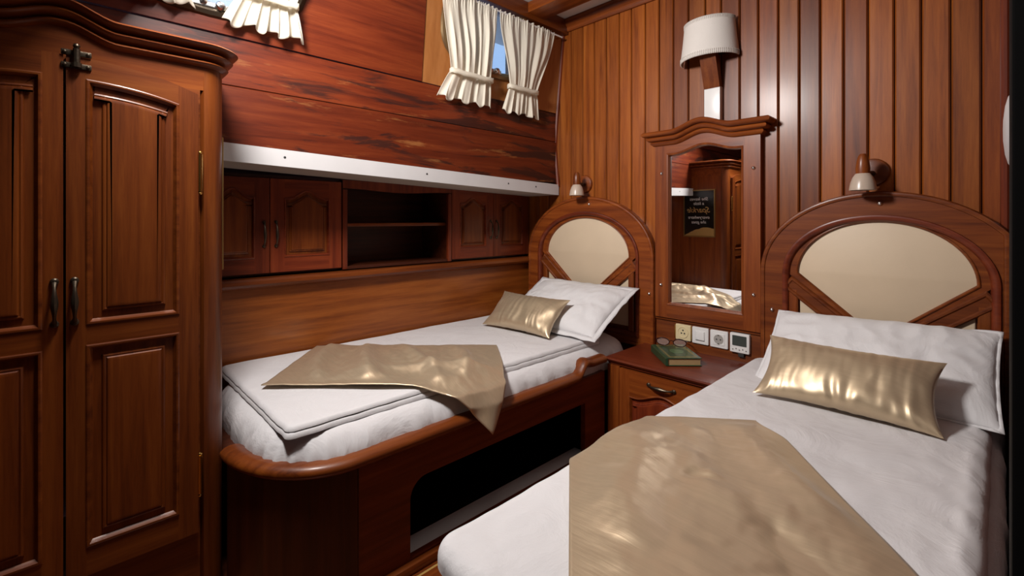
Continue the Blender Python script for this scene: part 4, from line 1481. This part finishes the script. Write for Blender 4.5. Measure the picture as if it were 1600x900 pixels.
# ================================================================== right bed
rb = thing('single_bed', (-0.31, 1.20, FLOOR), 'mahogany base of the right bed under the white bedding', 'bed')
MB().box(-0.612, -0.018, 0.475, HBW - 0.02, FLOOR + 0.001, -0.66, 0.004).build('bed_box', wood('Y', 'mid'), rb)
def rb_noise(x, y, z, side, ang):
    top = 0.004 * nz(x * 5, y * 4, 21.3) + 0.0035 * nz(x * 9 + y * 5, y * 9 - x * 5, 7.1) + 0.0012 * nz(x * 30, y * 22, 3.3)
    return side * (0.004 * nz(x * 16, y * 16, z * 4) + 0.002 * nz(x * 45, y * 45, z * 10)), top * (1 - side * 0.6)
mt2 = drape(-0.628, 0.0105, 0.47, 1.930, -0.556, 0.06, 0.045, 0.050, rb_noise, 60, 120).build('mattress', WHITE_LINEN, None, smooth=80)
tag(mt2, 'mattress in white fitted sheet under the right bed cover', 'mattress')
def dv_noise(x, y, z, side, ang):
    top = 0.005 * nz(x * 5, y * 4, 11.3) + 0.004 * nz(x * 8 + y * 6, y * 8 - x * 6, 17.1) + 0.0013 * nz(x * 34, y * 22, 3.3)
    top += 0.005 * max(0.0, 0.35 - abs(nz(x * 3 + y * 5.5, y * 1.8 - x * 3, 5.5))) * ss((y - 0.9) / 0.5) + 0.004 * max(0.0, 0.3 - abs(nz(x * 14, y * 4, 6.5))) * ss((x + 0.22) / 0.15)
    ridge = 0.007 * math.exp(-((x + 0.042) / 0.010) ** 2) * (0.5 + nz(y * 14, 0.3, 8)) 
    return side * (0.003 * nz(x * 16, y * 16, z * 4)), top * (1 - side * 0.6) + ridge * (1 - side)
dv2 = drape(-0.652, -0.012, 0.430, 1.935, -0.527, 0.045, 0.026, 0.012, dv_noise, 110, 230)
# long side and foot hang further
dv2 = dv2.build('bed_cover', WHITE_LINEN, None, smooth=80)
tag(dv2, 'smooth white duvet spread over the right bed', 'duvet')

dA = Vector((0.63, -0.777)).normalized(); nA = Vector((0.777, 0.63)).normalized()
TB = Vector((-0.405, 1.289))
def throw2(u, v):
    # u across (0 = hanging corner side), v along
    p = TB - nA * 0.50 * (1 - u) + dA * 0.66 * v
    x = -p.x
    xx, dz = over_edge(x, 0.628, [(0.010, -0.002), (0.026, -0.012), (0.034, -0.030), (0.036, -0.2)])
    q = nz(p.x * 3.1, p.y * 3.1, 4.0)
    w = 0.016 * (0.5 + nz(p.x * 4.5, p.y * 4.5, 15)) + 0.007 * (0.5 + 0.5 * math.sin(p.x * 16 + p.y * 11 + 3 * q)) + 0.005 * abs(nz(p.x * 13, p.y * 11, 2)) + 0.0016 * nz(p.x * 50, p.y * 38, 6)
    w -= 0.010 * math.exp(-((p.x * 0.62 + p.y * 0.78 - 0.50) / 0.03) ** 2)
    w += ridge(p, (-0.55, 1.08), (-0.30, 0.86), 0.035, 0.014) + ridge(p, (-0.45, 1.17), (-0.12, 0.90), 0.030, 0.010) + ridge(p, (-0.58, 0.95), (-0.40, 0.66), 0.040, 0.012)
    w -= ridge(p, (-0.42, 0.93), (-0.38, 0.89), 0.022, 0.010)
    w *= 0.2 + 0.8 * ss(min(u, 1 - u, v) * 6 + 0.05)
    rnd = 0.0
    q = nA * (0.03 * (1 - ss(v * 6)) * -((2 * u - 1) ** 2) * (1 if u > .5 else 0))
    return (-xx + q.x, p.y + q.y, -0.5175 + dz + max(-0.003, w) * (1 - 0.8 * min(1, -dz / 0.012)))
th2 = MB().grid(90, 110, throw2).build('bed_throw', GOLD_THROW, None, smooth=80, solid=0.003, origin=(-0.4, 0.95, -0.51))
tag(th2, 'gold satin throw laid diagonally across the right bed in the foreground', 'throw')

pillow('pillow', 'white pillow against the right headboard', 'pillow', 0.57, 0.325, 0.125, PILLOW_LINEN, (-0.280, 1.790, -0.432), math.radians(37), math.radians(-1.5), math.radians(-2), 0.03, 0.006, 11)
pillow('cushion', 'long gold satin cushion leaning on the right white pillow', 'cushion', 0.42, 0.215, 0.085, GOLD_SATIN, (-0.300, 1.568, -0.446), math.radians(42), math.radians(1), math.radians(0), 0.10, 0, 14, sat=True)

# ================================================================== things on the right partition
dm = thing('dome_light', (0.012, 0.80, 0.05), 'small white round dome light on the dark partition at the right edge', 'lamp')
px = partition_x(0.80)
MB().lathe((px, 0.80, 0.104), (-1, 0, 0), [(0.047, -0.001), (0.047, 0.003), (0.044, 0.004)], 28).build('base_ring', CHROME, dm)
MB().lathe((px - 0.003, 0.80, 0.104), (-1, 0, 0), [(0.044, 0.0), (0.039, 0.003), (0.028, 0.0055), (0.012, 0.007), (0.0, 0.0072)], 28).build('dome', plain('grey_dome', (0.40, 0.39, 0.40), 0.3), dm)

# ================================================================== final placement: floor to z = 0
for o in list(bpy.data.objects):
    if o.parent is None and o.type in {'MESH', 'EMPTY'}:
        o.location = (Vector(o.location) + OFFSET) * SCALE
        o.scale = (SCALE, SCALE, SCALE)
